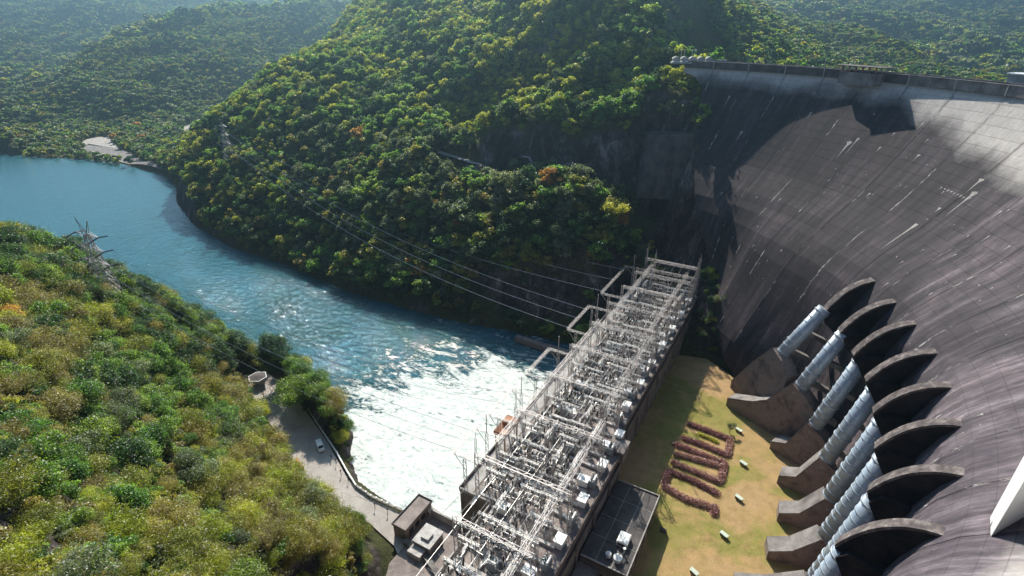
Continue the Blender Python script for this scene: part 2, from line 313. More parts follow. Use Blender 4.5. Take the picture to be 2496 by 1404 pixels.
#%%TERRAIN
def in_poly(X, Y, poly):
    ins = np.zeros(X.shape, bool); n = len(poly); j = n - 1
    for i in range(n):
        xi, yi = poly[i]; xj, yj = poly[j]
        ins ^= ((yi > Y) != (yj > Y)) & (X < (xj - xi) * (Y - yi) / (yj - yi + 1e-12) + xi); j = i
    return ins
def sdist(X, Y, poly):
    d = np.full(X.shape, 1e9); n = len(poly)
    for i in range(n):
        a = np.array(poly[i]); b = np.array(poly[(i + 1) % n]); ab = b - a; L2 = (ab ** 2).sum() + 1e-9
        tt = np.clip(((X - a[0]) * ab[0] + (Y - a[1]) * ab[1]) / L2, 0, 1)
        d = np.minimum(d, np.hypot(X - a[0] - tt * ab[0], Y - a[1] - tt * ab[1]))
    return np.where(in_poly(X, Y, poly), -d, d)
shore_far = [(-500,372),(-200,374),(0,372),(90,384),(200,389),(300,402),(400,424),(432,452),(430,490),(470,545),(560,600),(700,650),(800,690),(870,716),(960,742),(1100,780),(1250,808),(1400,842)]
RIV = [tuple(Q(x, y, 0)[:2]) for x, y in shore_far]
RIV += [tuple(PH(u, -31, 0)[:2]) for u in (-72, -120, -158)]
near_shore = [(1010,1275),(930,1225),(868,1182),(848,1120),(862,1060),(800,985),(740,930),(640,905),(500,880),(350,860),(200,800),(0,740),(-300,660),(-700,600)]
RIV += [tuple(Q(x, y, 0)[:2]) for x, y in near_shore]
pad_road = [tuple(Q(x, y, 5)[:2]) for x, y in ((590,915),(650,905),(700,950),(745,1000),(800,1080),(850,1170),(900,1215),(975,1250),(1040,1225),(1130,1290),(1130,1420),(1000,1420),(960,1330),(900,1275),(800,1225),(735,1170),(690,1080),(630,990))]
pad_lawn = [tuple(PH(u, w_, 0)[:2]) for u, w_ in ((-34, -2), (-30, 12), (-42, 30))] + [tuple(pol(a, 134)[:2]) for a in (94, 100, 110, 120, 130, 140, 150)] + [tuple(PH(-215, w_, 0)[:2]) for w_ in (10, -40)] + [tuple(PH(-165, -40, 0)[:2]), tuple(PH(-165, -2, 0)[:2])]
pts = []
def addp(px, py, z, dz=0): p = Q(px, py, z); pts.append((p[0], p[1], z - dz))
def addt(px, py, t_, dz=0): p = QT(px, py, t_); pts.append((p[0], p[1], p[2] - dz))
def column(px, py0, z0, segs, dz=7):                              # walk a hillside upward: each step has its own slope
    p = Q(px, py0, z0); pts.append((p[0], p[1], z0)); s0 = math.hypot(p[0], p[1]); zc = z0
    for py, sl_ in segs:
        if sl_ < 1 and zc > 30 and px < 1700: sl_ *= .82 if (zc < 58 or px > 1400) else .62
        r = ray(px, py); h = math.hypot(r[0], r[1])
        t_ = (CH - zc + sl_ * s0) / (sl_ * h - r[2]); q = r * t_; zc = CH + q[2]; s0 = math.hypot(q[0], q[1])
        pts.append((q[0], q[1], zc - (dz if sl_ < 2.5 else 0)))
# the mountain across the river
column(430, 452, 0, [(425, .45), (405, .4)])
column(500, 572, 0, [(520, .75), (470, .6), (420, .55), (350, .5)])
column(560, 600, 0, [(540, .75), (470, .65), (400, .6), (330, .55), (268, .5), (230, .15)])
column(630, 625, 0, [(560, .75), (480, .65), (400, .6), (300, .6), (240, .5), (200, .1)])
column(700, 650, 0, [(580, .7), (480, .65), (400, .65), (300, .62), (212, .55), (170, .1)])
column(800, 690, 0, [(600, .75), (500, .7), (400, .65), (300, .65), (200, .62), (130, .55), (90, .1)])
column(950, 742, 0, [(690, 1.2), (600, .85), (500, .75), (400, .65), (300, .62), (200, .62), (100, .6), (0, .55), (-60, .4), (-100, .1)])
column(1100, 780, 0, [(710, 1.3), (600, .95), (500, .8), (410, .6), (385, .12), (350, .9), (250, .75), (150, .7), (50, .65), (-60, .55), (-120, .3)])
column(1220, 804, 0, [(742, 2.0), (640, 1.3), (540, .9), (455, .7), (420, .06), (395, .2), (295, 4.0), (220, .8), (120, .7), (20, .65), (-60, .5), (-130, .3)])
column(1320, 820, 0, [(752, 2.2), (650, 1.5), (550, 1.0), (465, .7), (432, .06), (410, .2), (288, 4.5), (200, .85), (100, .75), (0, .65), (-80, .5), (-140, .2)])
column(1440, 842, 0, [(760, 1.8), (650, 1.4), (560, 1.05), (480, .8), (445, .06), (420, .2), (290, 3.6), (200, .85), (100, .8), (0, .75), (-60, .5), (-120, .2)])
column(1540, 790, 4, [(740, 1.5), (620, 1.15), (500, .95), (480, .1), (455, .3), (310, 2.6), (230, .8), (130, .8), (60, .7), (0, .6)])
column(1620, 700, 13, [(620, .95), (500, .9), (485, .1), (325, 3.2), (262, .8)])
column(1700, 665, 25, [(600, 1.6), (500, 2.2), (488, .1), (335, 5)])
for px, py, t_ in ((1620,185,322),(1600,90,345),(1585,20,365),(1575,-40,385),(1648,112,318),(1672,165,305),(1692,205,296),(1703,262,288),(1708,322,283),(1640,235,300),(1610,50,350),(1540,-60,420)): addt(px, py, t_, 5)
for px, py, t_, dz_ in ((1660,100,365,45),(1690,160,345,40),(1706,200,325,30),(1645,40,395,50),(1630,-30,420,45),(1670,80,405,40)): addt(px, py, t_, dz_)
for a, z, r0 in ((60, 44, 150), (53, 66, 162), (41, 122, 215), (38, 124, 230), (36, 126, 200)):
    p = pol(a, r0); pts.append((p[0], p[1], z))
for px, py, z in ((1720, 745, 22), (1745, 700, 32), (1765, 800, 20), (1760, 860, 8), (1835, 870, 10), (1700, 800, 14), (1800, 780, 22), (1725, 880, 5.5)): addp(px, py, z)
# hills behind the crest
for px, py, t_ in ((1655,60,452),(1700,10,455),(1690,118,438),(1700,60,446),(1715,-40,466),(1760,112,440),(1765,60,456),(1755,10,462),(1700,-90,480),(1800,120,470),(1790,70,500),(1830,40,540),(1900,148,480),(1910,118,520),(1960,160,520),(1990,172,470),
                   (1850,10,900),(1760,-20,950),(1950,60,860),(2050,110,820),(2150,180,720),(2220,196,760),(1950,110,720),(2080,150,680),
                   (2000,-30,1700),(2200,60,1500),(2200,-110,2500),(1950,-110,2600),(2300,199,860),(2400,206,840),(2500,212,820),(2700,220,800),(2300,150,1150),(2500,160,1150),(2300,100,1450),(2500,110,1450),(2300,40,1900),(2500,40,1900),(2300,-80,2400),(2500,-80,2400),(2700,100,1450),(2700,-60,2300),(2350,-60,2600),(2600,-60,3000)): addt(px, py, t_, 7)
for a in (60, 75, 90, 105, 120, 140): p = pol(a, 260); pts.append((p[0], p[1], 70 if a < 70 else 40)); p = pol(a, 460); pts.append((p[0], p[1], 80 if a < 70 else 42))
# hills downstream and the far valley
for px, py, t_ in ((100,352,700),(0,350,690),(-200,340,700),(300,335,780),(400,380,680),(300,300,820),(450,300,830),(540,290,800),(570,240,850),(300,200,900),(200,260,850),(500,120,1000),(480,22,1200),(300,85,1150),(180,190,1050),(400,60,1130),
                   (650,58,1200),(730,130,1120),(620,200,950),(690,180,930),(800,200,900),(560,5,1350),(650,40,1450),(350,90,1330),(200,190,1280),(100,240,1000),(0,270,980),(-200,260,1050)): addt(px, py, t_, 6)
for px, py, t_ in ((0,190,1380),(60,180,1450),(120,120,1650),(0,80,2000),(-200,60,2000),(0,-70,2600),(-200,-60,2500),(200,-15,2100),(330,-70,2600),(60,20,2250),(500,-90,2900),(100,-60,2900),(300,-90,3300),(700,-20,2300),(850,20,2100),(900,-50,2500),(800,-130,3200),(1000,-140,3400),(1200,-140,3600),(1500,-150,3600),(-300,-140,3400),(1800,-150,3800),(2200,-160,4200),(2700,-150,4200)): addt(px, py, t_, 6)
# the hill the viewpoint stands on
for px, py, z in ((0,1404,97),(250,1404,92),(500,1404,84),(700,1404,66),(850,1404,42),(950,1404,22),(1020,1404,12),(0,1200,96),(150,1100,86),(0,1000,90),(0,800,88),(0,640,82),(0,562,76),(100,620,72),(180,640,67),
                  (150,900,76),(270,722,64),(340,700,54),(330,850,58),(450,760,40),(430,900,44),(600,860,17),(300,1020,66),(420,1060,56),(500,1000,38),(560,1080,34),(600,960,16),(650,1050,17),(700,1120,16),(600,1200,38),(450,1200,56),(300,1230,70),
                  (760,1190,18),(800,1300,30),(680,1300,50),(900,1290,17),(-300,700,90),(-300,1100,105),(-300,1500,115)): addp(px, py, z, 7)
pts += [(-40, 5, 128), (-10, 0, 132), (-60, -60, 150), (0, -80, 150), (-200, -50, 170), (-250, 60, 140), (10, 45, 70), (-400, 100, 150), (-400, 300, 60), (-600, 300, 120), (-800, 200, 170), (0, 62, 42), (-1200, 500, 160), (-1500, 900, 150), (200, -150, 120), (600, 0, 100), (800, 400, 110), (1500, 600, 200)]
P_ = np.array(pts); SM = 4.0
def _phi(d2): return np.sqrt(d2 + SM * SM)
_K = _phi(((P_[:, None, :2] - P_[None, :, :2]) ** 2).sum(-1)); _K += np.eye(len(P_)) * -1.5
_A = np.block([[_K, np.ones((len(P_), 1))], [np.ones((1, len(P_))), np.zeros((1, 1))]])
_W = np.linalg.solve(_A, np.append(P_[:, 2], 0))
def vnoise(X, Y, s, seed=0):                                      # smooth value noise
    r_ = np.random.default_rng(seed); g = r_.random((256, 256)); x = X / s + 500; y = Y / s + 500; xi = np.floor(x).astype(int); yi = np.floor(y).astype(int)
    fx = x - xi; fy = y - yi; fx = fx * fx * (3 - 2 * fx); fy = fy * fy * (3 - 2 * fy); q = lambda a, b: g[a % 256, b % 256]
    return (q(xi, yi) * (1 - fx) + q(xi + 1, yi) * fx) * (1 - fy) + (q(xi, yi + 1) * (1 - fx) + q(xi + 1, yi + 1) * fx) * fy - .5
def H(X, Y):
    X = np.asarray(X, float); Y = np.asarray(Y, float); sh = X.shape; x = X.ravel(); y = Y.ravel(); z = np.empty_like(x)
    for i in range(0, len(x), 20000):
        xs, ys = x[i:i + 20000], y[i:i + 20000]
        z[i:i + 20000] = _phi((xs[:, None] - P_[None, :, 0]) ** 2 + (ys[:, None] - P_[None, :, 1]) ** 2) @ _W[:-1] + _W[-1]
    d0 = np.hypot(x, y); am = np.clip((d0 - 500) / 600, 0, 1)
    z = z + am * (vnoise(x, y, 160, 1) * 55 + vnoise(x, y, 70, 2) * 26) + np.clip((d0 - 150) / 200, 0, 1) * (vnoise(x, y, 45, 3) * 9 + vnoise(x, y, 18, 4) * 4)
    m1 = np.clip((z - 22) / 30, 0, 1) * np.clip((y - 250) / 60, 0, 1) * (x < 110) * (d0 < 900); z = z + m1 * (np.abs(vnoise(x + y * .35, y * .25, 62, 9)) * 40 - 9)
    az_ = np.degrees(np.arctan2(x - C[0], y - C[1])); rr = np.hypot(x - C[0], y - C[1])
    behind = (az_ > 50) & (az_ < 168) & (rr > 140)
    z = np.where((az_ > 40) & (az_ < 168) & (rr > 133) & (rr < 205), np.minimum(z, np.interp(az_, [p[0] for p in ZB], [p[1] for p in ZB]) + np.where(az_ > 90, 3, 0)), z); z = np.where(behind & (rr >= 205) & (rr < 330), np.minimum(z, 92), z)
    ds = sdist(x, y, RIV); z = np.where(ds < 0, np.maximum(-6, np.minimum(z, 0) + ds * .5 - .5), np.minimum(np.maximum(z, .6), .6 + np.abs(ds) * 2.6))
    for poly in (pad_road, pad_lawn):
        dp = sdist(x, y, poly); k = np.clip(dp / 7, 0, 1); z = np.where(ds > -1, np.where(dp < 0, 4.4, z * k + 4.4 * (1 - k)), z)
    return z.reshape(sh)
def hit0(px, py):
    r = ray(px, py); ts = np.geomspace(150, 2000, 900); Z = CH + r[2] * ts; h = H(r[0] * ts, r[1] * ts); k = np.where(Z <= h)[0]; k = k[0] if len(k) else 500; return (r[0] * ts[k], r[1] * ts[k])
RIDGE = [hit0(x, y) for x, y in ((1540, 5), (1440, 70), (1340, 135), (1230, 205), (1130, 275))]
H_base = H
def H(X, Y):
    X = np.asarray(X, float); Y = np.asarray(Y, float); z = H_base(X, Y); d = np.full(X.shape, 1e9)
    for i in range(len(RIDGE) - 1):
        a = np.array(RIDGE[i]); ab = np.array(RIDGE[i + 1]) - a; t_ = np.clip(((X - a[0]) * ab[0] + (Y - a[1]) * ab[1]) / (ab @ ab), 0, 1); d = np.minimum(d, np.hypot(X - a[0] - t_ * ab[0], Y - a[1] - t_ * ab[1]))
    return z + 3 * np.exp(-(d / 24) ** 2)
azs = np.concatenate([np.linspace(-80, -48, 20), np.linspace(-47.5, 47.5, 480), np.linspace(48, 80, 20)]); rs = np.concatenate([[2, 12, 22], np.geomspace(30, 5200, 430)])
GA, GR = np.meshgrid(np.radians(azs), rs); GX = GR * np.sin(GA); GY = GR * np.cos(GA); GZ = H(GX, GY)
def grid_mesh(name, X, Y, Z, m):
    nr, na = X.shape; V = np.stack([X, Y, Z], -1).reshape(-1, 3); i = np.arange(nr * na).reshape(nr, na)
    f = np.stack([i[:-1, :-1], i[:-1, 1:], i[1:, 1:], i[1:, :-1]], -1).reshape(-1, 4)
    me = bpy.data.meshes.new(name); me.vertices.add(len(V)); me.vertices.foreach_set('co', V.ravel()); me.loops.add(f.size); me.loops.foreach_set('vertex_index', f.ravel())
    me.polygons.add(len(f)); me.polygons.foreach_set('loop_start', np.arange(0, f.size, 4)); me.polygons.foreach_set('loop_total', np.full(len(f), 4)); me.update(calc_edges=True)
    me.materials.append(m); me.polygons.foreach_set('use_smooth', np.ones(len(f), bool)); o = bpy.data.objects.new(name, me); COL.objects.link(o); return o
terr = grid_mesh('terrain', GX, GY, GZ, M['terrain']); tag(terr, kind='structure')
def Hs(x, y): return float(H(np.array([x]), np.array([y]))[0])
mb = MB(); mb.add([(-1800, 90, 0), (140, 90, 0), (140, 1500, 0), (-1800, 1500, 0)], [(0, 1, 2, 3)]); tag(mb.build('river', M['water']), kind='structure')
mb = MB(); mb.add([tuple(pol(a, r_, 50)) for r_ in (206, 1000) for a in (30, 50, 70, 90, 110, 130, 150)], [(i, i + 1, i + 8, i + 7) for i in range(6)]); tag(mb.build('reservoir_water', M['water']), kind='structure')
mb = MB(); mb.add([(p[0], p[1], 5.0) for p in pad_lawn], [tuple(range(len(pad_lawn)))]); lawn = mb.build('lawn', M['lawn']); tag(lawn, kind='structure')
mb = MB(); mb.add([(p[0], p[1], 5.05) for p in pad_road], [tuple(range(len(pad_road)))]); tag(mb.build('riverside_road', M['road']), kind='structure')
#%%DAM
dam = empty('dam', tuple(pol(95, 165, 0)), label='huge curved concrete arch dam with a dark stained face and pale upper band', cat='dam')
joints = [40.0, 44.9, 50.65, 56.4, 62.15, 67.9, 73.65, 79.4, 85.15, 90.9, 96.65, 102.4, 108.15, 113.9, 119.65, 125.4, 131.15, 136.9, 142.65, 148.4, 154.15, 160]
zprof = []
z = 0.0
while z < 118.6:
    z1 = min(z + 3.05, 118.6); zprof += [(z + .06, 0), (z1 - .06, 0), (z1, .10)] if z1 < 118.5 else [(z + .06, 0), (118.6, 0)]
    z = z1
for j in range(len(joints) - 1):
    a0, a1 = joints[j] + .025, joints[j + 1] - .025; na = 7; off = random.uniform(-.06, .06)
    az = np.linspace(a0, a1, na); V = []; at_a = []; at_z = []
    for zz, g in zprof:
        for a in az:
            z_ = max(zz, zbase(a) - 3); V.append(pol(a, rf(z_, a) + (g if z_ == zz else 0) + off, z_)); at_a.append(a); at_z.append(z_)
    nz = len(zprof); b0 = len(V)
    for zz, g in ((0, 0), (118.6, 0)):
        for a in az: z_ = max(zz, zbase(a) - 3); V.append(pol(a, 202.8, min(z_, 118.6))); at_a.append(a); at_z.append(z_)
    Fc = [(r_ * na + k, r_ * na + k + 1, (r_ + 1) * na + k + 1, (r_ + 1) * na + k) for r_ in range(nz - 1) for k in range(na - 1)]
    Fc += [((nz - 1) * na + k, (nz - 1) * na + k + 1, b0 + na + k + 1, b0 + na + k) for k in range(na - 1)] + [(b0 + k + 1, b0 + k, b0 + na + k, b0 + na + k + 1) for k in range(na - 1)]
    for e in (0, na - 1):
        col_ = [r_ * na + e for r_ in range(nz)]; Fc += [tuple(col_ + [b0 + na + e, b0 + e])[::(1 if e else -1)]]
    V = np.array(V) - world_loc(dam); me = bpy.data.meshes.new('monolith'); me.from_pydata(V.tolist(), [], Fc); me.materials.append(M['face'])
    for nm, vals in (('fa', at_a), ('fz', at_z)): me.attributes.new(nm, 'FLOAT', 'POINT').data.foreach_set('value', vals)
    o = bpy.data.objects.new('monolith', me); COL.objects.link(o); o.parent = dam
def ring(mb, a0, a1, r0, r1, z0, z1, n, m=0):
    az = np.linspace(a0, a1, n + 1); V = [pol(a, r, z) for a in az for r, z in ((r0, z0), (r1, z0), (r1, z1), (r0, z1))]; Fc = []
    for i in range(n):
        q = i * 4; Fc += [(q, q + 1, q + 5, q + 4)[::-1], (q + 1, q + 2, q + 6, q + 5)[::-1], (q + 2, q + 3, q + 7, q + 6)[::-1], (q + 3, q, q + 4, q + 7)[::-1]]
    Fc += [(0, 1, 2, 3)[::-1], (n * 4, n * 4 + 1, n * 4 + 2, n * 4 + 3)]; mb.add(V, Fc, m)
mb = MB(); ring(mb, 40, 160, 194.2, 203.4, 119.2, 120.6, 80); mb.build('crest_road', M['asphalt'], dam)
for j in range(len(joints) - 1):                                  # parapet panels between the joints
    a0, a1 = joints[j], joints[j + 1]; am = (a0 + a1) / 2
    for s0, s1 in ((a0 + .04, am - .04), (am + .04, a1 - .04)):
        mb = MB(); ring(mb, s0, s1, 193.7, 194.1, 118.7, 122.0, 5); mb.build('parapet_panel', M['conc_dark'] if s0 < 73 else M['concrete'], dam)
mb = MB(); ring(mb, 40, 160, 193.5, 194.3, 122.02, 122.25, 80); mb.build('coping', M['concrete'], dam)
mb = MB(); ring(mb, 40, 160, 194.12, 196.4, 118.62, 119.15, 80); mb.build('crest_bracket', M['conc_dark'], dam)
mb = MB(); ring(mb, 40, 160, 203.5, 203.9, 120.0, 122.0, 80); mb.build('upstream_parapet', M['concrete'], dam)
for a in joints[1:-1]:
    p = pol(a, 193.66, 120.4); mb = MB(); mb.box(p, (.4, .4, 3.7), -R(a)); mb.build('parapet_post', M['conc_pale'], dam)
# viewing balcony with a canopy
bal = empty('viewing_balcony', tuple(pol(67.8, 192.5, 120)), label='small balcony with flat canopy bulging out of the dam crest', cat='balcony')
mb = MB(); ring(mb, 65.3, 70.3, 189.2, 193.6, 117.0, 117.6, 6); ring(mb, 65.3, 70.3, 189.2, 189.5, 117.62, 121.8, 6); ring(mb, 65.3, 65.4, 189.52, 193.6, 117.62, 121.8, 1); ring(mb, 70.2, 70.3, 189.52, 193.6, 117.62, 121.8, 1); mb.build('balcony_wall', M['concrete'], bal)
for k in range(6): mb = MB(); mb.box(pol(65.5 + .92 * k, 189.7, 122.9), (.75, .35, 2.1), -R(66 + k)); mb.build('canopy_post', M['redbrown'], bal)
mb = MB(); ring(mb, 64.6, 71.0, 188.6, 196.5, 124.0, 124.35, 6); mb.build('canopy', M['conc_dark'], bal)
# penstocks, their hoods and their anchor blocks
AZT = [93.6, 99.1, 104.4, 110.4, 116.3, 122.3, 129.0, 135.6]
PT = [(50.5,136.8),(48.5,138.5),(47,140),(47,140.3),(46.5,140),(46,139.8),(46,139),(43.5,137.5)]
PBt = [(31.5,126.5),(26,130),(19.5,133),(18,134),(15.5,134.5),(14,134),(12.5,133.6),(11,133)]
TIP = [Q(x, y, 8.0) for x, y in ((1795,928),(1782,968),(1888,1070),(1902,1150),(1898,1238),(1870,1328),(1790,1418),(1690,1500))]
FZ = [(63,50.5),(62.5,50.5),(62.5,50),(62.5,50.5),(62,50),(62,49.5),(62,49.5),(60.5,46)]
ordn = ['farthest', 'second farthest', 'third farthest', 'fourth farthest', 'fifth farthest', 'sixth farthest', 'second nearest', 'nearest']
extra = [' beside the weed-grown ledge', ' behind the block with a low tail', '', '', '', ' overlapping its neighbours in view', ' half hidden by the last hood', ' cut by the lower photo edge']
ringm = None
for i, a in enumerate(AZT):
    er = np.array([math.sin(R(a)), math.cos(R(a))]); et = np.array([er[1], -er[0]])
    top = pol(a, PT[i][1], PT[i][0]); bot = pol(a, PBt[i][1], PBt[i][0]); d = bot - top; L = np.linalg.norm(d); dn = d / L; rad = 2.3
    pen = empty('penstock', tuple(bot), label=f'silver blue ribbed penstock, {ordn[i]} of eight{extra[i]}', cat='pipe', group='penstocks on the dam face')
    s0 = top - dn * 1.5
    pm = MB(); pm.tube([s0, bot + dn * 1.0], rad, 36); pm.build('pipe', M['penstock'], pen, smooth=False)
    me = pen.children[0].data; me.polygons.foreach_set('use_smooth', [len(p.vertices) == 4 for p in me.polygons])
    if ringm is None:
        rm = MB(); ns = 36
        prof_ = [(rad - .02, -.2), (rad + .15, -.15), (rad + .15, .15), (rad - .02, .2)]
        vs_ = [(math.cos(2 * math.pi * k / ns) * r_, math.sin(2 * math.pi * k / ns) * r_, h_) for r_, h_ in prof_ for k in range(ns)]
        rm.add(vs_, [(q * ns + k, q * ns + (k + 1) % ns, (q + 1) * ns + (k + 1) % ns, (q + 1) * ns + k) for q in range(3) for k in range(ns)])
        ringo = rm.build('ring', M['penstock'], smooth=False); ringm = ringo.data; bpy.data.objects.remove(ringo)
    nr = max(5, int(L / 2.7)); quat = Vector(dn).to_track_quat('Z', 'Y')
    for k in range(nr + 1):
        o = bpy.data.objects.new('ring', ringm); COL.objects.link(o); o.parent = pen
        o.location = Vector(top + dn * (L * (k + .15 * (k % 2)) / nr)) - Vector(bot); o.rotation_euler = quat.to_euler()
        if k in (0, nr // 2 + 1): o.scale = (1.05, 1.05, 1.6)
    for q in (.33, .72):
        c0 = top + dn * L * q; mb = MB(); mb.slab([(0, c0[2] - 1.5), (6.5, c0[2] - 4.5), (6.5, c0[2] - 6.5), (0, c0[2] - 3.2)], c0[:2] + er * .8, er, et, 2.2); mb.build('saddle', M['concrete'], pen)
    zt, zf = FZ[i]; hood = empty('penstock_hood', tuple(pol(a, 145, zf)), label=f'curved concrete hood where the {ordn[i]} penstock leaves the dam', cat='hood', group='concrete penstock hoods')
    rt = rf(zt); fr = 137.0 if i < 7 else 135.5
    cur = [((1 - s) ** 2 * (rt + .6) + 2 * s * (1 - s) * (rt - 8.2) + s * s * fr, (1 - s) ** 2 * (zt + .4) + 2 * s * (1 - s) * (zt - 1.2) + s * s * zf) for s in np.linspace(0, 1, 15)]
    TK = 2.4
    prof = [(r_ - 0, z_) for r_, z_ in cur] + [(fr + .6, zf - 1.6), (fr + 3, zf - 5), (rf(zf - 9) + .8, zf - 9), (rt + 3, zt - 1)]
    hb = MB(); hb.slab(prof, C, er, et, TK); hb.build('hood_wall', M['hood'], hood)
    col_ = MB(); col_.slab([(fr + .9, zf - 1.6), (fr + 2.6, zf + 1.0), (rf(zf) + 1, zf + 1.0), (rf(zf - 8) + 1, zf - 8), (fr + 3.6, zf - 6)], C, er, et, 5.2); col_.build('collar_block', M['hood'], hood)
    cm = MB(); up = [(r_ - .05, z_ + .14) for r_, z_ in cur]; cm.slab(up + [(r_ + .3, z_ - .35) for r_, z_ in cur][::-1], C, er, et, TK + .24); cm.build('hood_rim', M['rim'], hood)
    # anchor block: a wall running out to the lawn
    tip = TIP[i]; b2 = bot[:2]; dv = tip[:2] - b2; S = np.linalg.norm(dv); du = dv / S; dn2 = np.array([du[1], -du[0]]); zb = bot[2]
    anc = empty('anchor_block', (float(b2[0]), float(b2[1]), 4.5), label=f'stained concrete anchor block at the foot of the {ordn[i]} penstock', cat='anchor block', group='penstock anchor blocks')
    if i == 0: tp = [(-3.5, zb + 1.0), (1.5, zb + 3.4), (S * .5, zb * .52 + 7.5), (S, 8.4), (S, 4.6)]
    elif i == 1: tp = [(-3.5, zb + .6), (1.5, zb + 3.2), (S * .36, 17.5), (S * .58, 13.4), (S, 8.6), (S, 4.6)]
    else: tp = [(-3.5, zb + .6), (1.5, zb + 3.2), (S * .56, 10.6), (S, 8.3), (S, 4.6)]
    ab = MB(); ab.slab(tp + [(-8, 4.6), (-8, zb - 3)], b2, du, dn2, 4.8); ab.build('block_wall', M['conc_rust'], anc)
    n_ = len(tp) - 1; cp = MB(); cp.slab([(s_, z_ + .16) for s_, z_ in tp[1:n_]] + [(s_ + .0, z_ - .5) for s_, z_ in tp[1:n_]][::-1], b2, du, dn2, 5.05); cp.build('block_cap', M['concrete'], anc)
#%%SITE
def hit(px, py, t0=25, t1=4000):
    r = ray(px, py); ts = np.geomspace(t0, t1, 1600); X = r[0] * ts; Y = r[1] * ts; Z = CH + r[2] * ts; h = H(X, Y); k = np.where(Z <= h)[0]
    k = k[0] if len(k) else len(ts) - 1; return np.array([X[k], Y[k], h[k]])
# ---- power house: long block, roof level 22 m, with the lower annex on the lawn side
ph = empty('power_house', tuple(PH(-100, -16, 5)), label='long flat-roofed concrete power house carrying the switchyard', cat='power station')
def phbox(u0, u1, w0, w1, z0, z1): p = MB(); return p, [tuple(PH(u, w_, 0)[:2]) for u, w_ in ((u0, w0), (u0, w1), (u1, w1), (u1, w0))]
def part(name, mt, parent, u0, u1, w0, w1, z0, z1):
    mb = MB(); mb.prism([tuple(PH(u, w_, 0)[:2]) for u, w_ in ((u0, w0), (u0, w1), (u1, w1), (u1, w0))], z0, z1); return mb.build(name, mt, parent)
part('main_block', M['concrete'], ph, -122, 0, -31.6, 0, -6, 21.4)
part('main_block', M['concrete'], ph, -160, -122.01, -31.6, 3.0, -6, 21.2); part('main_block', M['concrete'], ph, -215, -160.01, -21.0, 3.0, -6, 21.2)
part('roof_slab', M['roofdeck'], ph, -122, .3, -31.9, .5, 21.41, 22.0)
part('roof_slab', M['roofdeck'], ph, -160, -122.02, -31.9, 3.5, 21.21, 21.9); part('roof_slab', M['roofdeck'], ph, -215, -160.01, -21.3, 3.5, 21.21, 21.9)
part('parapet', M['conc_dark'], ph, -122.2, .3, .1, .5, 22.01, 23.0); part('parapet', M['conc_dark'], ph, -215, -124, 3.1, 3.49, 21.91, 22.9)
part('ledge', M['conc_dark'], ph, -122, .2, .02, .7, 19.0, 19.5); part('ledge', M['conc_dark'], ph, -215, -124, 3.02, 3.7, 18.6, 19.1)
part('parapet', M['conc_dark'], ph, -160, .3, -31.9, -31.5, 22.01, 22.9); part('parapet', M['conc_pale'], ph, -160.3, -159.9, -31.4, -21.4, 22.01, 22.9); part('parapet', M['conc_pale'], ph, -215, -160.4, -21.3, -20.9, 22.01, 22.9)
part('walkway', M['conc_pale'], ph, -159.5, 0, -31.4, -27.8, 22.02, 22.08)
part('stair_turret', M['concrete'], ph, -125.5, -119, -1, 4.5, 19.5, 23.5)
for k in range(17):
    u = -8 - 12.4 * k; part('pilaster', M['concrete'], ph, u - .6, u + .6, .02 if u > -122 else 3.02, .5 if u > -122 else 3.5, 5, 18.5)
for k in range(32):
    if k % 2 == 0: part('walkway_joint', M['conc_dark'], ph, -4 - 4.8 * k, -3.85 - 4.8 * k, -31.3, -27.9, 22.085, 22.1)
# pale equipment plinths that rule the roof into cells
for k in range(13):
    u = -12 - 15.2 * k
    for uu in (u, u - 5.2, u - 10.0): part('plinth', M['plinth'], ph, uu - .42, uu + .42, -26 if uu > -159 else -20, -2 if uu > -120 else 0, 22.02, 22.75)
    for wv in (-25.6, -19.5, -13.5, -7.6): (part('plinth', M['plinth'], ph, u - 14.5, u - .5, wv - .4, wv + .4, 22.02, 22.7) if u > -150 or wv > -20 else None)
# lattice gantries standing on the roof
GT = 14.0
def gantry(u, w0, w1, z0, top, name='lattice_gantry', label='', peak=0, ext=None):
    g = empty(name, tuple(PH(u, (w0 + w1) / 2, z0)), label=label, cat='gantry', group='steel lattice gantries of the switchyard')
    for wv in (w0, w1):
        mb = MB(); mb.truss(PH(u, wv, z0), PH(u, wv, z0 + top), .95, .2, 10)
        if peak: mb.truss(PH(u, wv, z0 + top), PH(u, wv, z0 + top + peak), .5, .13, 5); mb.bar(PH(u, wv, z0 + top + peak), PH(u, wv, z0 + top + peak + 2.5), .12)
        mb.build('column', M['steel'], g)
    mb = MB(); mb.truss(PH(u, w0, z0 + top - .5), PH(u, w1, z0 + top - .5), 1.1, .2, int(abs(w1 - w0) / 1.9)); mb.build('beam', M['steel'], g)
    mb = MB()
    for q in np.linspace(.12, .88, 6):
        p = PH(u, w0 + (w1 - w0) * q, z0 + top - 1.1); mb.bar(p, p - np.array([0, 0, 1.7]), .26)
    mb.build('insulator_string', M['dark'], g, kind='stuff')
    return g
gdesc = ['at the far roof end, three beams deep', 'third line from the far end', 'fifth line from the far end', 'by the first white roof patch', 'beside the dark oil tanks', 'level with the roof step', 'just before the stair turret', 'near the annex roof', 'nearest with tall masts', 'at the lower photo edge']
us = [-3, -21, -39, -57, -76, -95, -115, -136, -158, -178]
for k, u in enumerate(us):
    gantry(u, -27.0 if u > -160 else -20, -1.5 if u > -120 else 1, 22, GT, label=f'grey lattice gantry across the roof {gdesc[k]}', peak=5 if k in (0, 4, 7, 8) else 0)
for k, u in enumerate((-8, -13)):
    gantry(u, -21.5, -1.5, 22, GT + 2 - k * 3, label=f'grey lattice gantry of the far end cluster, {["second", "third"][k]} beam back', peak=3 * (1 - k))
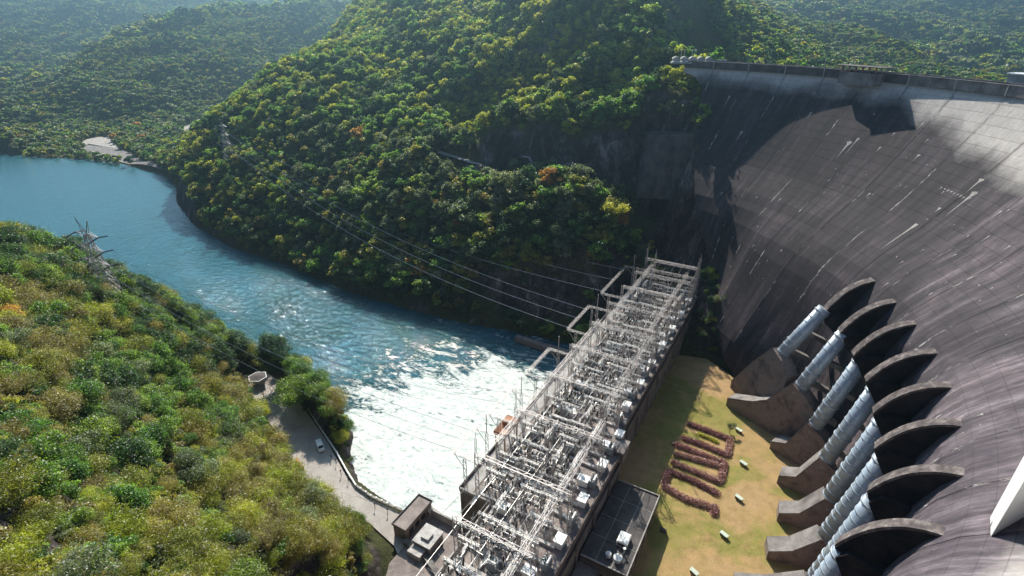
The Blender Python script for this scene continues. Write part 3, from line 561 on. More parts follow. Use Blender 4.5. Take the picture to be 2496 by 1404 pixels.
def longbeam(u0, u1, wv, zt, label):
    g = empty('lattice_gantry', tuple(PH((u0 + u1) / 2, wv, zt)), label=label, cat='gantry', group='steel lattice gantries of the switchyard')
    mb = MB(); mb.truss(PH(u0, wv, zt), PH(u1, wv, zt), 1.2, .2, int(abs(u1 - u0) / 2.2)); mb.build('beam', M['steel'], g)
    for uu in (u0 + .6, (u0 + u1) / 2, u1 - .6): mb = MB(); mb.truss(PH(uu, wv, 22), PH(uu, wv, zt - .6), .8, .17, 9); mb.build('column', M['steel'], g)
for u0, u1, wv, zt, lb in ((-66, -2, -23.5, 33.5, 'long lattice beam running along the far left side of the roof'), (-66, -4, -6.5, 32.5, 'long lattice beam along the dam side of the far roof'),
                           (-150, -70, -25.5, 34, 'long lattice beam over the middle left walkway'), (-196, -126, -2.5, 33.5, 'long lattice beam beside the annex'), (-118, -70, -5, 32.5, 'long lattice beam over the middle lawn side')):
    longbeam(u0, u1, wv, zt, lb)
# take-off frames reaching out over the river for the overhead lines
tk = [(-46, -12, 'farthest take-off frame holding the upper overhead lines'), (-82, -60, 'second take-off frame beside the concrete guide wall'), (-116, -98, 'third take-off frame above white water'), (-140, -126, 'fourth take-off frame next to the orange hoist'), (-158.5, -147, 'nearest take-off frame near the small flat-roofed house')]
TK = []
for u0, u1, lb in tk:
    g = empty('take_off_frame', tuple(PH((u0 + u1) / 2, -29, 22)), label=lb + ', grey lattice', cat='gantry', group='line take-off frames over the river')
    for uu in (u0, u1):
        mb = MB(); mb.truss(PH(uu, -30.6, 22), PH(uu, -30.6, 33), .8, .18, 8); mb.build('column', M['steel'], g)
        mb = MB(); mb.truss(PH(uu, -24.5, 33.4), PH(uu, -34.3, 33.4), .7, .12, 6); mb.bar(PH(uu, -30.6, 29), PH(uu, -34, 33), .12); mb.build('bracket', M['steel'], g)
    mb = MB(); mb.truss(PH(u0, -34.2, 33.6), PH(u1, -34.2, 33.6), .8, .12, int((u1 - u0) / 1.9)); mb.build('beam', M['steel'], g)
    mb = MB(); mb.bar(PH(u1, -30.6, 33), PH(u1, -30.6, 40), .22); mb.build('mast', M['steel'], g)
    TK.append([PH(u0 + (u1 - u0) * q, -34.3, 33) for q in (.1, .5, .9)])
# switchyard equipment, one of each kind built once and then copied down the roof
def eq_breaker():
    r = empty('circuit_breaker', (0, 0, 0), label='x', cat='circuit breaker', group='circuit breakers on the roof')
    mb = MB(); mb.tube([(-1.5, 0, 1.1), (1.5, 0, 1.1)], .55, 12); [mb.bar((x, y, 0), (x, y, .9), .16) for x in (-1.1, 1.1) for y in (-.4, .4)]; mb.box((0, .75, .9), (.8, .5, 1.2)); mb.build('tank', M['steel_pale'], r, local=True)
    for s in (-1, 1):
        mb = MB(); mb.tube([(s * 1.0, 0, 1.5), (s * 1.45, 0, 3.0), (s * 1.8, 0, 4.3)], [.24, .2, .12], 8); [mb.tube([(s * (1.0 + .11 * q), 0, 1.7 + .33 * q), (s * (1.02 + .11 * q), 0, 1.78 + .33 * q)], .34 - .012 * q, 8) for q in range(7)]
        mb.build('bushing', M['dark'], r, local=True)
    return r
def eq_disc():
    r = empty('disconnect_switch', (0, 0, 0), label='x', cat='switch', group='disconnect switches on the roof')
    mb = MB()
    for x in (-2.4, 2.4):
        for y in (-.9, .9): mb.bar((x, y, 0), (x, y, 2.6), .14)
        mb.bar((x, -.9, 2.6), (x, .9, 2.6), .18)
    for y in (-.9, .9): mb.bar((-2.6, y, 2.7), (2.6, y, 2.7), .18); mb.bar((-2.4, y, .3), (2.4, y, 2.4), .08)
    mb.build('stand', M['steel'], r, local=True)
    for x in (-2.2, 0, 2.2):
        for y in (-.8, .8): mb = MB(); mb.tube([(x, y, 2.75), (x, y, 4.3)], [.17, .13], 7); [mb.tube([(x, y, 2.9 + .25 * q), (x, y, 2.97 + .25 * q)], .25, 7) for q in range(5)]; mb.build('insulator', M['dark'], r, local=True)
        mb = MB(); mb.bar((x, -1.0, 4.4), (x, 1.0, 4.5), .12); mb.bar((x, -.8, 4.4), (x, -.2, 5.4), .09); mb.build('blade', M['wire'], r, local=True)
    return r
def eq_post():
    r = empty('insulator_post', (0, 0, 0), label='x', cat='insulator', group='insulator posts on the roof')
    mb = MB(); mb.bar((0, 0, 0), (0, 0, 2.4), .18); mb.box((0, 0, 2.45), (.5, .5, .1)); mb.build('pedestal', M['steel_pale'], r, local=True)
    mb = MB(); mb.tube([(0, 0, 2.5), (0, 0, 4.6)], [.2, .14], 7); [mb.tube([(0, 0, 2.6 + .27 * q), (0, 0, 2.68 + .27 * q)], .3, 7) for q in range(7)]; mb.build('insulator', M['dark'], r, local=True)
    return r
def eq_trafo():
    r = empty('instrument_transformer', (0, 0, 0), label='x', cat='transformer', group='transformers on the roof')
    mb = MB(); mb.box((0, 0, 1.5), (2.6, 1.8, 2.4)); [mb.box((x, 1.15, 1.5), (.12, .5, 1.9)) for x in np.linspace(-1.1, 1.1, 8)]; mb.build('tank', M['blue'], r, local=True)
    mb = MB(); mb.tube([(-1.2, -.5, 3.3), (1.2, -.5, 3.3)], .33, 10); mb.build('conservator', M['steel_pale'], r, local=True)
    for x in (-.8, 0, .8): mb = MB(); mb.tube([(x, .3, 2.7), (x, .6, 4.1)], [.18, .1], 7); mb.build('bushing', M['dark'], r, local=True)
    return r
def eq_cab():
    r = empty('control_cabinet', (0, 0, 0), label='x', cat='cabinet', group='white control cabinets on the roof')
    mb = MB(); mb.box((0, 0, 1.3), (2.9, 2.2, 2.3)); mb.build('housing', M['white'], r, local=True); mb = MB(); mb.box((0, 0, 2.52), (3.3, 2.6, .12)); mb.build('lid', M['white'], r, local=True)
    return r
PB_, PD_, PP_, PT_, PC_ = eq_breaker(), eq_disc(), eq_post(), eq_trafo(), eq_cab(); first = {}
def zone(u): return 'far end' if u > -45 else 'far middle part' if u > -85 else 'middle part' if u > -122 else 'near annex part' if u > -150 else 'nearest part'
DESC = {'circuit_breaker': 'pale tank breaker with two dark bushings', 'disconnect_switch': 'disconnect switch with six dark insulators', 'insulator_post': 'dark insulator post', 'instrument_transformer': 'blue-grey oil transformer', 'control_cabinet': 'white flat-lidded cabinet'}
def put(pr, u, wv, z=22.0, dr=0):
    if u < -158 and wv < -19.8: return None
    key = pr.name.split('.')[0]; rz = PRZ + dr
    if key not in first: first[key] = 1; o = pr; o.location = PH(u, wv, z); o.rotation_euler = (0, 0, rz)
    else: o = copy_tree(pr, PH(u, wv, z), rz)
    o['label'] = f"{DESC[key]} on the {zone(u)} of the roof"; o['group'] = f"{key.replace('_', ' ').replace('gantry', 'gantrie').replace('switch', 'switche')}s on the {zone(u)} of the roof"; return o
for k in range(13):
    u = -12 - 15.2 * k; we = -3 if u > -118 else -1
    for wv in (-22.6, -16.5, -10.5): put(PB_, u - 2.4, wv, dr=random.choice((0, math.pi / 2)))
    for wv in (-22.6, -16.6, -10.6): put(PD_, u - 7.6, wv, dr=0)
    for wv in (-24.4, -20.6, -18.2, -14.8, -12.2, -8.8):
        if k < 12: put(PP_, u - 4.6, wv); put(PP_, u - 11.0, wv + .3)
        if k % 2 and wv > -20: put(PP_, u - 13.2, wv)
    for q in range(3): put(PP_, u - 3 - 4.4 * q, -5.2); 
    if k % 3 == 1: put(PT_, u - 12.6, -22.4 + random.uniform(-1, 1)); put(PT_, u - 12.6, -10.6)
    if k in (1, 2, 4, 5, 7, 8, 10): put(PC_, u - 9 + random.uniform(-3, 3), we - 1.0)
    if k in (3, 5, 6, 9): put(PC_, u - 11.8, -20.6); put(PC_, u - 11.8, -17.0)
for k in range(25):
    u = -7 - 7.4 * k; we = -2.2 if u > -118 else .6; put(PC_ if k % 2 else PT_, u, we, dr=math.pi / 2)
# bus tubes and jumpers
for k, (wv, zt, u0, u1) in enumerate(((-22.6, 27.6, -200, -14), (-13.5, 27.6, -200, -14), (-5.2, 27.0, -200, -14))):
    for j, (a_, b_) in enumerate(((u0, -142), (-140, -80), (-78, u1))):
        mb = MB(); mb.tube([PH(a_, wv, zt), PH(b_, wv, zt)], .06, 6); o = mb.build('bus_tube', M['wire']); tag(o, f'pale bus tube running along the {["nearest", "middle", "far"][j]} roof above the insulator posts', 'bus tube', f'bus tubes along the {["nearest", "middle", "far"][j]} roof')
def eq_frame():
    r = empty('bus_gantry', (0, 0, 0), label='x', cat='gantry', group='x')
    for x in (-2.7, 2.7): mb = MB(); mb.truss((x, 0, 0), (x, 0, 7.2), .5, .15, 5); mb.build('leg', M['steel'], r, local=True)
    mb = MB(); mb.truss((-3.1, 0, 7.0), (3.1, 0, 7.0), .55, .16, 6); mb.bar((-3.1, 0, 5.2), (3.1, 0, 5.2), .14); mb.build('beam', M['steel_pale'], r, local=True)
    for x in (-2, 0, 2): mb = MB(); mb.tube([(x, .1, 6.6), (x, .1, 5.3)], .17, 6); mb.build('insulator', M['dark'], r, local=True)
    return r
PF_ = eq_frame(); DESC['bus_gantry'] = 'short lattice gantry with three hanging insulators'
for k in range(26):
    u = -9 - 7.3 * k
    for wv in (-22.8, -16.6, -10.4, -5.0):
        if random.random() < .82: put(PF_, u + random.uniform(-.8, .8), wv + random.uniform(-.4, .4), dr=0 if random.random() < .72 else math.pi / 2)
mb = MB()
for k in range(620):
    u = random.uniform(-198, -6); wv = random.uniform(-26 if u > -156 else -19, -3); du_ = random.choice((-1, 1)) * random.uniform(1, 6); dw_ = random.uniform(-4, 4); z0, z1 = random.choice((26.8, 26.8, 25, 34.5)), random.choice((26.5, 24.5, 34.5))
    if random.random() < .5: dw_ *= .15
    else: du_ *= .15
    a_, b_ = PH(u, wv, z0), PH(u + du_, wv + dw_, z1); m_ = (a_ + b_) / 2 - np.array([0, 0, random.uniform(.2, 1.2)]); mb.bar(a_, m_, .07); mb.bar(m_, b_, .07)
tag(mb.build('jumper_wires', M['wire']), 'slack pale jumper wires strung between the roof equipment', 'wires', kind='stuff')
for k in range(14):                                               # strain buses hung from gantry to gantry
    wv = -24 + 3.6 * (k % 7); seg = k // 7; a_, b_ = ((-3, -95), (-95, -178))[seg]
    mb = MB(); n = 25; mb.tube([PH(a_ + (b_ - a_) * q / n, wv, 34.6 - 1.0 * abs(math.sin(q / n * math.pi * 5))) for q in range(n + 1)], .07, 4)
    tag(mb.build('strain_bus', M['wire']), f'thin strain bus wire sagging under the gantries of the {["far", "near"][seg]} roof half', 'wire', f'strain buses over the {["far", "near"][seg]} roof half')
# orange hoist on the river edge
ho = empty('gantry_hoist', tuple(PH(-137, -30, 22)), label='rusty orange steel hoist on the river edge of the roof', cat='hoist')
mb = MB()
for uu in (-141, -133.5):
    for wv in (-31.2, -28): mb.bar(PH(uu, wv, 22), PH(uu, wv, 28), .45)
mb.build('legs', M['orange'], ho, kind='stuff'); mb = MB(); mb.box(PH(-137.2, -29.6, 28.6), (4.2, 8.5, 1.3), PRZ); mb.build('bridge', M['orange'], ho); mb = MB(); mb.box(PH(-136.4, -29.6, 30), (2.4, 2.6, 1.6), PRZ); mb.build('winch_house', M['orange'], ho)
# annex with tarred roof
an = empty('annex', tuple(PH(-140, 9, 5)), label='lower annex building with a dark tarred roof beside the lawn', cat='building')
part('annex_wall', M['concrete'], an, -155, -125, 3.6, 16.6, 4.4, 11.4); part('annex_roof', M['asphalt'], an, -155.2, -124.8, 3.55, 16.8, 11.41, 12.0)
part('annex_wall', M['concrete'], an, -175, -155.21, 3.6, 9.0, 4.4, 9.4); part('annex_roof', M['concrete'], an, -175.2, -155.22, 3.55, 9.2, 9.41, 9.8)
for a_ in ((-155.2, -124.8, 16.5, 16.8), (-155.2, -154.9, 3.7, 16.49), (-125.1, -124.8, 3.7, 16.49)): part('roof_curb', M['conc_pale'], an, *a_, 12.01, 12.45)
for wv in (7.8, 12.2): part('roof_seam', M['conc_pale'], an, -154.8, -125.2, wv, wv + .12, 12.01, 12.06)
for uu in (-147, -139.5, -132): part('roof_seam', M['conc_pale'], an, uu, uu + .12, 3.7, 16.4, 12.065, 12.1)
for k in range(5): part('window', M['glass'], an, -152 + 5.4 * k, -149.5 + 5.4 * k, 16.61, 16.68, 7, 9.5)
for k in range(2): part('window', M['glass'], an, -155.3, -155.215, 9.9 + 3 * k, 11.9 + 3 * k, 6.3, 8.3)
ac = empty('air_handling_unit', tuple(PH(-145.5, 12.6, 12)), label='cream boxy air handling unit on the dark annex roof', cat='air unit')
part('casing', M['white'], ac, -147.4, -143.6, 11.0, 14.0, 12.1, 13.7); part('top_panel', M['white'], ac, -147.2, -143.8, 11.2, 13.8, 13.72, 13.85); part('grille', M['dark_steel'], ac, -147.46, -147.41, 11.4, 13.6, 12.4, 13.3)
for k, (uu, wv, rr_, lb) in enumerate(((-151.7, 13.0, 1.15, 'larger round white tank on the annex roof corner'), (-151.8, 10.4, .75, 'smaller round white tank on the annex roof corner'))):
    tkn = empty('water_tank', tuple(PH(uu, wv, 12)), label=lb, cat='tank'); mb = MB(); mb.tube([PH(uu, wv, 12.1), PH(uu, wv, 13.2)], rr_, 20); mb.build('drum', M['white'], tkn); mb = MB(); mb.tube([PH(uu, wv, 13.2), PH(uu, wv, 13.5)], [rr_ * 1.06, rr_ * .35], 20); mb.build('lid', M['white'], tkn)
vp = MB(); vp.tube([PH(-149, 13.8, 12.1), PH(-149, 13.8, 14)], .16, 8); vp.tube([PH(-149, 13.8, 14), PH(-149, 13.8, 14.2)], .42, 10); tag(vp.build('roof_vent', M['steel_pale']), 'thin vent pipe with cap near the annex roof tanks', 'vent')
# small house and stores at the river corner
sh = empty('gatehouse', tuple(PH(-165, -46, 5)), label='small flat-roofed grey house at the river corner of the road', cat='building')
part('wall', M['conc_rust'], sh, -171, -159, -48.3, -43.6, 4.5, 9.2); part('roof', M['roofdeck'], sh, -171.3, -158.7, -48.6, -43.3, 9.21, 9.6)
for a_ in ((-171.3, -158.7, -43.5, -43.3), (-171.3, -158.7, -48.6, -48.4), (-158.9, -158.7, -48.39, -43.51), (-171.3, -171.1, -48.39, -43.51)): part('roof_curb', M['conc_dark'], sh, *a_, 9.61, 10.0)
for k in range(4): part('window', M['glass'], sh, -169.6 + 2.8 * k, -167.9 + 2.8 * k, -43.59, -43.54, 6.4, 8.2)
st = empty('plant_room', tuple(PH(-168.5, -37.5, 5)), label='low cream plant room with stepped roof beside the house', cat='building')
part('wall', M['conc_pale'], st, -171.5, -165.3, -40.5, -34.8, 5.26, 8.0); part('roof', M['plinth'], st, -171.8, -165, -40.8, -34.5, 8.01, 8.3); part('roof_box', M['plinth'], st, -170, -167.4, -39, -36.4, 8.31, 9.0); part('low_wing', M['plinth'], st, -174.5, -171.81, -40.5, -36, 5.26, 7)
part('terrace_wall', M['conc_pale'], st, -160.38, -159.9, -42.8, -31.95, 4.5, 8)
part('yard', M['roofdeck'], st, -185, -160.4, -43.2, -21.4, 4.4, 5.25)
mb = MB(); pc = [Q(x, y, 6)[:2] for x, y in ((985, 1318), (1012, 1335), (1040, 1360), (1062, 1392), (1080, 1430))]
for i in range(4): a_, b_ = pc[i], pc[i + 1]; mb.bar((*a_, 5.2), (*b_, 5.2), 1.6, t2=2.6)
tag(mb.build('curved_retaining_wall', M['concrete']), 'thick curved retaining wall at the lower photo edge', 'wall')
# quay at the foot of the cliff and the guide wall in the water
q1 = [Q(x, y, 3)[:2] for x, y in ((1205, 752), (1290, 765), (1370, 775), (1425, 792))]
qa = empty('quay_wall', (*q1[1], 0), label='pale streaked quay wall under the dark cliff', cat='wall')
for i in range(3): mb = MB(); a_, b_ = q1[i], q1[i + 1]; mb.bar((*a_, 1), (b_[0] - .1, b_[1], 1), 3.5, t2=7); mb.build('wall_panel', M['conc_pale'], qa)
g0, g1 = Q(1258, 818, 3)[:2], Q(1398, 862, 3)[:2]; mb = MB(); dd = (g1 - g0) / np.linalg.norm(g1 - g0); nn = np.array([-dd[1], dd[0]]) * 1.9
mb.prism([tuple(g0 - nn * .6), tuple(g1 - nn), tuple(g1 + nn), tuple(g0 + nn * .6)], -5, 3); tag(mb.build('guide_wall', M['conc_rust']), 'narrow brown concrete guide wall standing in the churning water', 'wall')
# ledge against the dam, thrust block on the far cliff
l0 = [Q(1762, 640, 30), Q(1772, 660, 30), Q(1832, 790, 21), Q(1776, 782, 21)]
mb = MB(); V = [tuple(p) for p in l0] + [(p[0], p[1], p[2] - 9) for p in l0]; mb.add(V, [(0, 1, 2, 3), (7, 6, 5, 4), (0, 3, 7, 4), (3, 2, 6, 7), (2, 1, 5, 6), (1, 0, 4, 5)]); tag(mb.build('concrete_ledge', M['conc_pale']), 'sloping wedge-shaped pale concrete ledge against the dark dam foot', 'ledge')
tb = empty('thrust_block', tuple(Q(1630, 480, 57)), label='dark smooth concrete thrust block set into the far cliff', cat='retaining wall')
tl, trp, bl_, br_ = Q(1582, 328, 84), Q(1712, 332, 87), Q(1548, 482, 50), Q(1722, 490, 54)
for k in range(4):
    f0, f1 = k / 4 + .004, (k + 1) / 4 - .004; a_, b_ = tl + (trp - tl) * f0, tl + (trp - tl) * f1; c_, d_ = bl_ + (br_ - bl_) * f1, bl_ + (br_ - bl_) * f0
    mb = MB(); V = [a_, b_, c_, d_]; V = V + [p + np.array([0, 14, 0]) for p in V]; mb.add(V, [(0, 1, 2, 3)[::-1], (4, 5, 6, 7), (0, 4, 5, 1)[::-1], (0, 3, 7, 4)[::-1], (1, 5, 6, 2)[::-1], (3, 2, 6, 7)[::-1]]); mb.build('wall_panel', M['conc_dark'], tb)
# ---- lawn furniture
for i, (px, py, lb) in enumerate(((1801, 1049, 'pale green concrete bench beside the little lawn tree'), (1812, 1130, 'pale green concrete bench level with the middle hedges'), (1801, 1214, 'pale green concrete bench near the lowest hedge loop'), (1765, 1304, 'pale green concrete bench alone on dry grass'), (1692, 1395, 'pale green concrete bench at the lower photo edge'))):
    p = Q(px, py, 5.6); b = empty('bench', (p[0], p[1], 5.01), PRZ - .45, label=lb, cat='bench', group='benches on the lawn')
    mb = MB(); mb.box((0, 0, 1.0), (2.5, 1.25, .22)); mb.build('seat', M['green_box'], b, local=True)
    for s in (-1, 1): mb = MB(); mb.box((s * .85, 0, .44), (.3, 1.0, .88)); mb.build('leg', M['concrete'], b, local=True)
p = Q(1616, 1293, 5.3); mb = MB(); mb.box((p[0], p[1], 5.35), (1.8, 1.3, .6), PRZ); mb.box((p[0], p[1], 5.7), (1.5, 1.0, .1), PRZ); tag(mb.build('inspection_hatch', M['conc_dark']), 'dark square inspection hatch in the grass beside the annex', 'hatch')
# ---- riverside road: railing, lamps, van, hut, benches
rl = [Q(x, y, 5) for x, y in ((742, 985), (770, 1030), (800, 1075), (822, 1108), (845, 1150), (868, 1187), (905, 1213), (945, 1232), (980, 1246))]
rb = empty('river_balustrade', tuple(rl[4]), label='white balustrade curving along the river edge of the road', cat='railing')
n_ = 0
for i in range(len(rl) - 1):
    a_, b_ = Vector(rl[i]), Vector(rl[i + 1]); L = (b_ - a_).length; kk = max(1, round(L / 2.6))
    for q in range(kk):
        p0 = a_.lerp(b_, q / kk); p1 = a_.lerp(b_, (q + 1) / kk); dv = (p1 - p0); mb = MB(); mb.box((p0.x, p0.y, 5.65), (.45, .45, 1.3), math.atan2(dv.y, dv.x)); mb.build('baluster_post', M['white'], rb)
        mb = MB(); mb.bar(p0 + Vector((0, 0, 1.05)), p1 + Vector((0, 0, 1.05)), .4, t2=.22); mb.bar(p0 + Vector((0, 0, .3)), p1 + Vector((0, 0, .3)), .35, t2=.5)
        mb.build('rail', M['white'] if i < 5 else M['conc_pale'], rb)
for i, (px, py) in enumerate(((808, 1120), (820, 1131), (832, 1158), (849, 1174), (914, 1238), (945, 1252))):
    p = Q(px, py, 5.06); l = empty('lamp_bollard', (p[0], p[1], 5.05), label=f'short dark lamp bollard on the road edge, {["first", "second", "third", "fourth", "fifth", "last"][i]} after the van', cat='bollard', group='lamp bollards along the road')
    mb = MB(); mb.bar((0, 0, 0), (0, 0, 1.9), .14); mb.build('post', M['dark_steel'], l, local=True); mb = MB(); mb.tube([(0, 0, 1.9), (0, 0, 2.3)], [.3, .12], 8); mb.build('lamp_head', M['dark_steel'], l, local=True)
p = Q(781, 1092, 5.05); vdir = Q(795, 1125, 5) - Q(770, 1062, 5); van = empty('van', (p[0], p[1], 5.06), math.atan2(vdir[1], vdir[0]), label='white van parked by the river balustrade', cat='van')
mb = MB(); sec = [(-2.6, .45), (-2.6, 1.7), (-2.45, 2.15), (1.3, 2.2), (1.95, 1.45), (2.55, 1.2), (2.65, .45)]
mb.slab(sec, (0, 0), (1, 0), (0, 1), 1.95); mb.build('body', M['white'], van, local=True)
mb = MB(); mb.slab([(-2.2, 2.2), (-2.15, 2.27), (1.1, 2.29), (1.2, 2.2)], (0, 0), (1, 0), (0, 1), 1.6); mb.build('roof', M['white'], van, local=True)
mb = MB(); mb.add([(1.36, -.8, 2.15), (1.36, .8, 2.15), (1.97, .85, 1.5), (1.97, -.85, 1.5)], [(0, 3, 2, 1)]); mb.build('windscreen', M['glass'], van, local=True)
for s in (-1, 1):
    mb = MB(); mb.box((-.5, s * .985, 1.72), (3.6, .02, .5)); mb.build('side_window', M['glass'], van, local=True)
    for x in (-1.7, 1.7): mb = MB(); mb.tube([(x, s * .78, .36), (x, s * 1.0, .36)], .36, 14); mb.build('wheel', M['rubber'], van, local=True)
mb = MB(); mb.box((-2.62, 0, 1.72), (.02, 1.5, .5)); mb.build('rear_window', M['glass'], van, local=True)
p = Q(632, 935, 5); hut = empty('pavilion', (p[0], p[1], 5), label='little hexagonal pavilion with white roof edge under the overhead lines', cat='pavilion')
hx = [(2.6 * math.cos(k * math.pi / 3), 2.6 * math.sin(k * math.pi / 3)) for k in range(6)]
mb = MB(); mb.prism(hx, -.5, 3.2); mb.build('wall', M['conc_pale'], hut, local=True); hx2 = [(x * 1.5, y * 1.5) for x, y in hx]; mb = MB(); mb.prism(hx2, 3.2, 3.6); mb.build('roof_edge', M['white'], hut, local=True)
mb = MB(); mb.add([(x * 1.38, y * 1.38, 3.62) for x, y in hx] + [(0, 0, 4.2)], [(k, (k + 1) % 6, 6) for k in range(6)]); mb.build('roof', M['conc_dark'], hut, local=True)
p0, p1 = Q(722, 1118, 5.4), Q(738, 1142, 5.4); mb = MB(); mb.bar(p0, p1, .9, t2=.8); tag(mb.build('flower_bed', M['orange']), 'short orange-red flower bed on the hill side of the road', 'flower bed')
# ---- dam crest fittings
for i, (a, hgt) in enumerate(((52.3, 8), (56.5, 8.3), (64.0, 8.5), (72.8, 8.5), (49, 7.5), (60.3, 8))):
    p = pol(a, 202.6, 120.6); l = empty('crest_lamp', tuple(p), -R(a), label=f'slim grey lamp post on the dam crest, {["right of the white station", "above the pale parapet", "just left of the balcony", "right of the balcony", "nearest the white station", "midway to the balcony"][i]}', cat='lamp post', group='lamp posts along the crest')
    mb = MB(); mb.tube([(0, 0, 0), (0, 0, hgt)], [.16, .1], 6); mb.build('post', M['steel'], l, local=True); mb = MB(); mb.bar((0, 0, hgt), (0, -2.2, hgt + .4), .12); mb.box((0, -2.4, hgt + .4), (.35, .9, .16)); mb.build('lamp_arm', M['steel'], l, local=True)
p = pol(82.6, 209, 118); hw = empty('intake_hoist_house', tuple(p), -R(82.6), label='small pale hoist house with a tall post behind the crest', cat='building')
mb = MB(); mb.box((0, 0, 3.2), (9, 5, 6.4)); mb.build('wall', M['conc_pale'], hw, local=True); mb = MB(); mb.box((0, 0, 6.6), (10, 6, .4)); mb.build('roof', M['white'], hw, local=True)
mb = MB(); mb.box((0, 0, 1), (16, 7, .5)); mb.build('deck', M['conc_dark'], hw, local=True); mb = MB(); mb.tube([(5.6, 0, 0), (5.9, 0, 15)], [.6, .35], 8); mb.bar((5.9, 0, 15), (7.4, 0, 16), .3); mb.build('post', M['steel_pale'], hw, local=True)
mb = MB(); mb.box((-5.5, 0, 1.7), (1.6, 4, 3)); mb.build('side_cabin', M['white'], hw, local=True)
sp_ = Q(1698, 148, 122.5); stn = empty('crest_station', (sp_[0] + 1, sp_[1] + 6, 121), -.12, label='low white station with rounded roof bays at the far end of the crest', cat='building')
mb = MB(); mb.box((0, 0, .3), (30, 7, 1.6)); mb.build('base', M['conc_pale'], stn, local=True)
for k in range(5):
    mb = MB(); x0 = -12 + 5.2 * k; mb.tube([(x0, -3, 3.6), (x0, 3, 3.6)], 2.3, 12); mb.build('roof_bay', M['conc_pale'], stn, local=True); mb = MB(); mb.box((x0, 0, 2.6), (3.9, 5.4, 3.2)); mb.build('wall', M['white'], stn, local=True)
mb = MB(); mb.box((15, 0, 2.0), (9, 5, 2.2)); mb.build('side_hall', M['conc_pale'], stn, local=True)
for k, x0 in enumerate((-9, -7, -2, 0)): mb = MB(); mb.tube([(x0, 1, 5), (x0, 1, 12)], .12, 5); mb.box((x0, .6, 12), (.9, 1, .25)); mb.build('flood_light', M['steel_pale'], stn, local=True)
stn.scale = (.85, .7, .55)
def facehit(px, py):
    r = ray(px, py)
    for t_ in np.arange(60, 420, .1):
        p = r * t_ + np.array([0, 0, CH]); q = p[:2] - C
        if np.hypot(*q) > rf(max(p[2], 0), math.degrees(math.atan2(q[0], q[1])) % 360): return p, t_
    return p, t_
fa_, ta = facehit(2413, 1262); fb_, tb_ = facehit(2415, 1308); fg, tg = facehit(2570, 1190); fh, th_ = facehit(2570, 960)
E1 = QT(2570, 975, th_ * .86); E2 = QT(2570, 1050, tg * .84); Em = QT(2570, 1000, th_ * .85)
bt = empty('gallery_buttress', tuple(fb_), label='bright smooth concrete wedge jutting from the dam face at the right edge', cat='buttress')
def wedge(vs_, fs_, nm, m_): mb = MB(); mb.add(vs_, fs_); mb.build(nm, m_, bt)
deep_ = [p + np.array([p[0] - C[0], p[1] - C[1], 0]) / np.hypot(p[0] - C[0], p[1] - C[1]) * 2 for p in (fa_, fb_, fg, fh)]
wedge([fa_, fb_, E2, E1, deep_[0], deep_[1], deep_[2], deep_[3]], [(0, 1, 2, 3), (1, 5, 6, 2), (0, 3, 7, 4), (3, 2, 6, 7)], 'wedge_body', M['white'])
up_ = np.array([0, 0, .12]) - ray(2500, 1150) * .25
ga, gb = fa_ * .62 + fb_ * .38, fa_ * .52 + fb_ * .48; gc, gd = E1 * .66 + E2 * .34, E1 * .56 + E2 * .44
wedge([p + up_ for p in (ga, gb, gd, gc)] + [ga, gb, gd, gc], [(0, 1, 2, 3), (0, 4, 5, 1), (1, 5, 6, 2), (2, 6, 7, 3), (3, 7, 4, 0)], 'groove_strip', M['conc_dark'])
LIME = [(1977,275,3,14),(2070,347,5,40),(2092,338,3,40),(2392,438,5,42),(2376,470,6,60),(2237,545,5,75),(2240,378,3,14),(2180,325,2,8),(2262,340,2,10),(2035,450,2,8),(2120,472,3,10),(1778,235,2,30),(1807,322,3,18),(2290,508,4,10),(2440,515,3,30),(2412,575,2,30),(2055,455,2,6),(2250,300,2,20),(2318,308,3,8),(2165,690,2,30),(2330,620,2,10),(2440,640,2,30),(2462,600,2,14),(2230,1000,2,10),(2395,1010,4,12),(2350,1055,2,16),(2270,1270,2,20),(1902,485,2,6),(1845,480,2,5),(1905,610,2,5),(1760,470,2,8),(2145,360,3,10)]
rl_ = random.Random(5)
def lime(px, py, wpx, lpx, kind=0):
    p, _t = facehit(px, py); a0 = math.degrees(math.atan2(p[0] - C[0], p[1] - C[1])); z0 = p[2]; m_ = _t / F * 1.15; Wd = wpx * m_; Ln = lpx * m_; V = []
    out = [(-1.2, .15), (-.5, .35), (-.1, .9), (.25, .4), (.9, .75), (1.5, .1), (.55, -.15), (.35, -.4), (.14, -.7), (.0, -1.0), (-.12, -.65), (-.3, -.35), (-.5, -.1)]
    for x, y in out:
        zz = z0 + (y * Wd * .8 if y > 0 else y * Ln) * rl_.uniform(.75, 1.2); aa = a0 + math.degrees(x * Wd * rl_.uniform(.7, 1.2) * .8 / rf(zz)); V.append(pol(aa, rf(zz, aa) - .10, zz))
    mb = MB(); mb.add(V + [(q[0] + (q[0] - C[0]) * .002, q[1] + (q[1] - C[1]) * .002, q[2]) for q in V], [tuple(range(len(out)))[::-1]] + [(i, (i + 1) % len(out), (i + 1) % len(out) + len(out), i + len(out)) for i in range(len(out))]); mb.build('lime_deposit', M['conc_pale'], dam)
for q in LIME: lime(*q)
for k in range(9):
    f_ = k / 8; lime(2296 + 62 * f_, 457 + 27 * f_, rl_.uniform(2, 4), 5)
for k in range(26): lime(rl_.uniform(1780, 2480), rl_.uniform(380, 720), rl_.uniform(1, 2), rl_.uniform(3, 8))
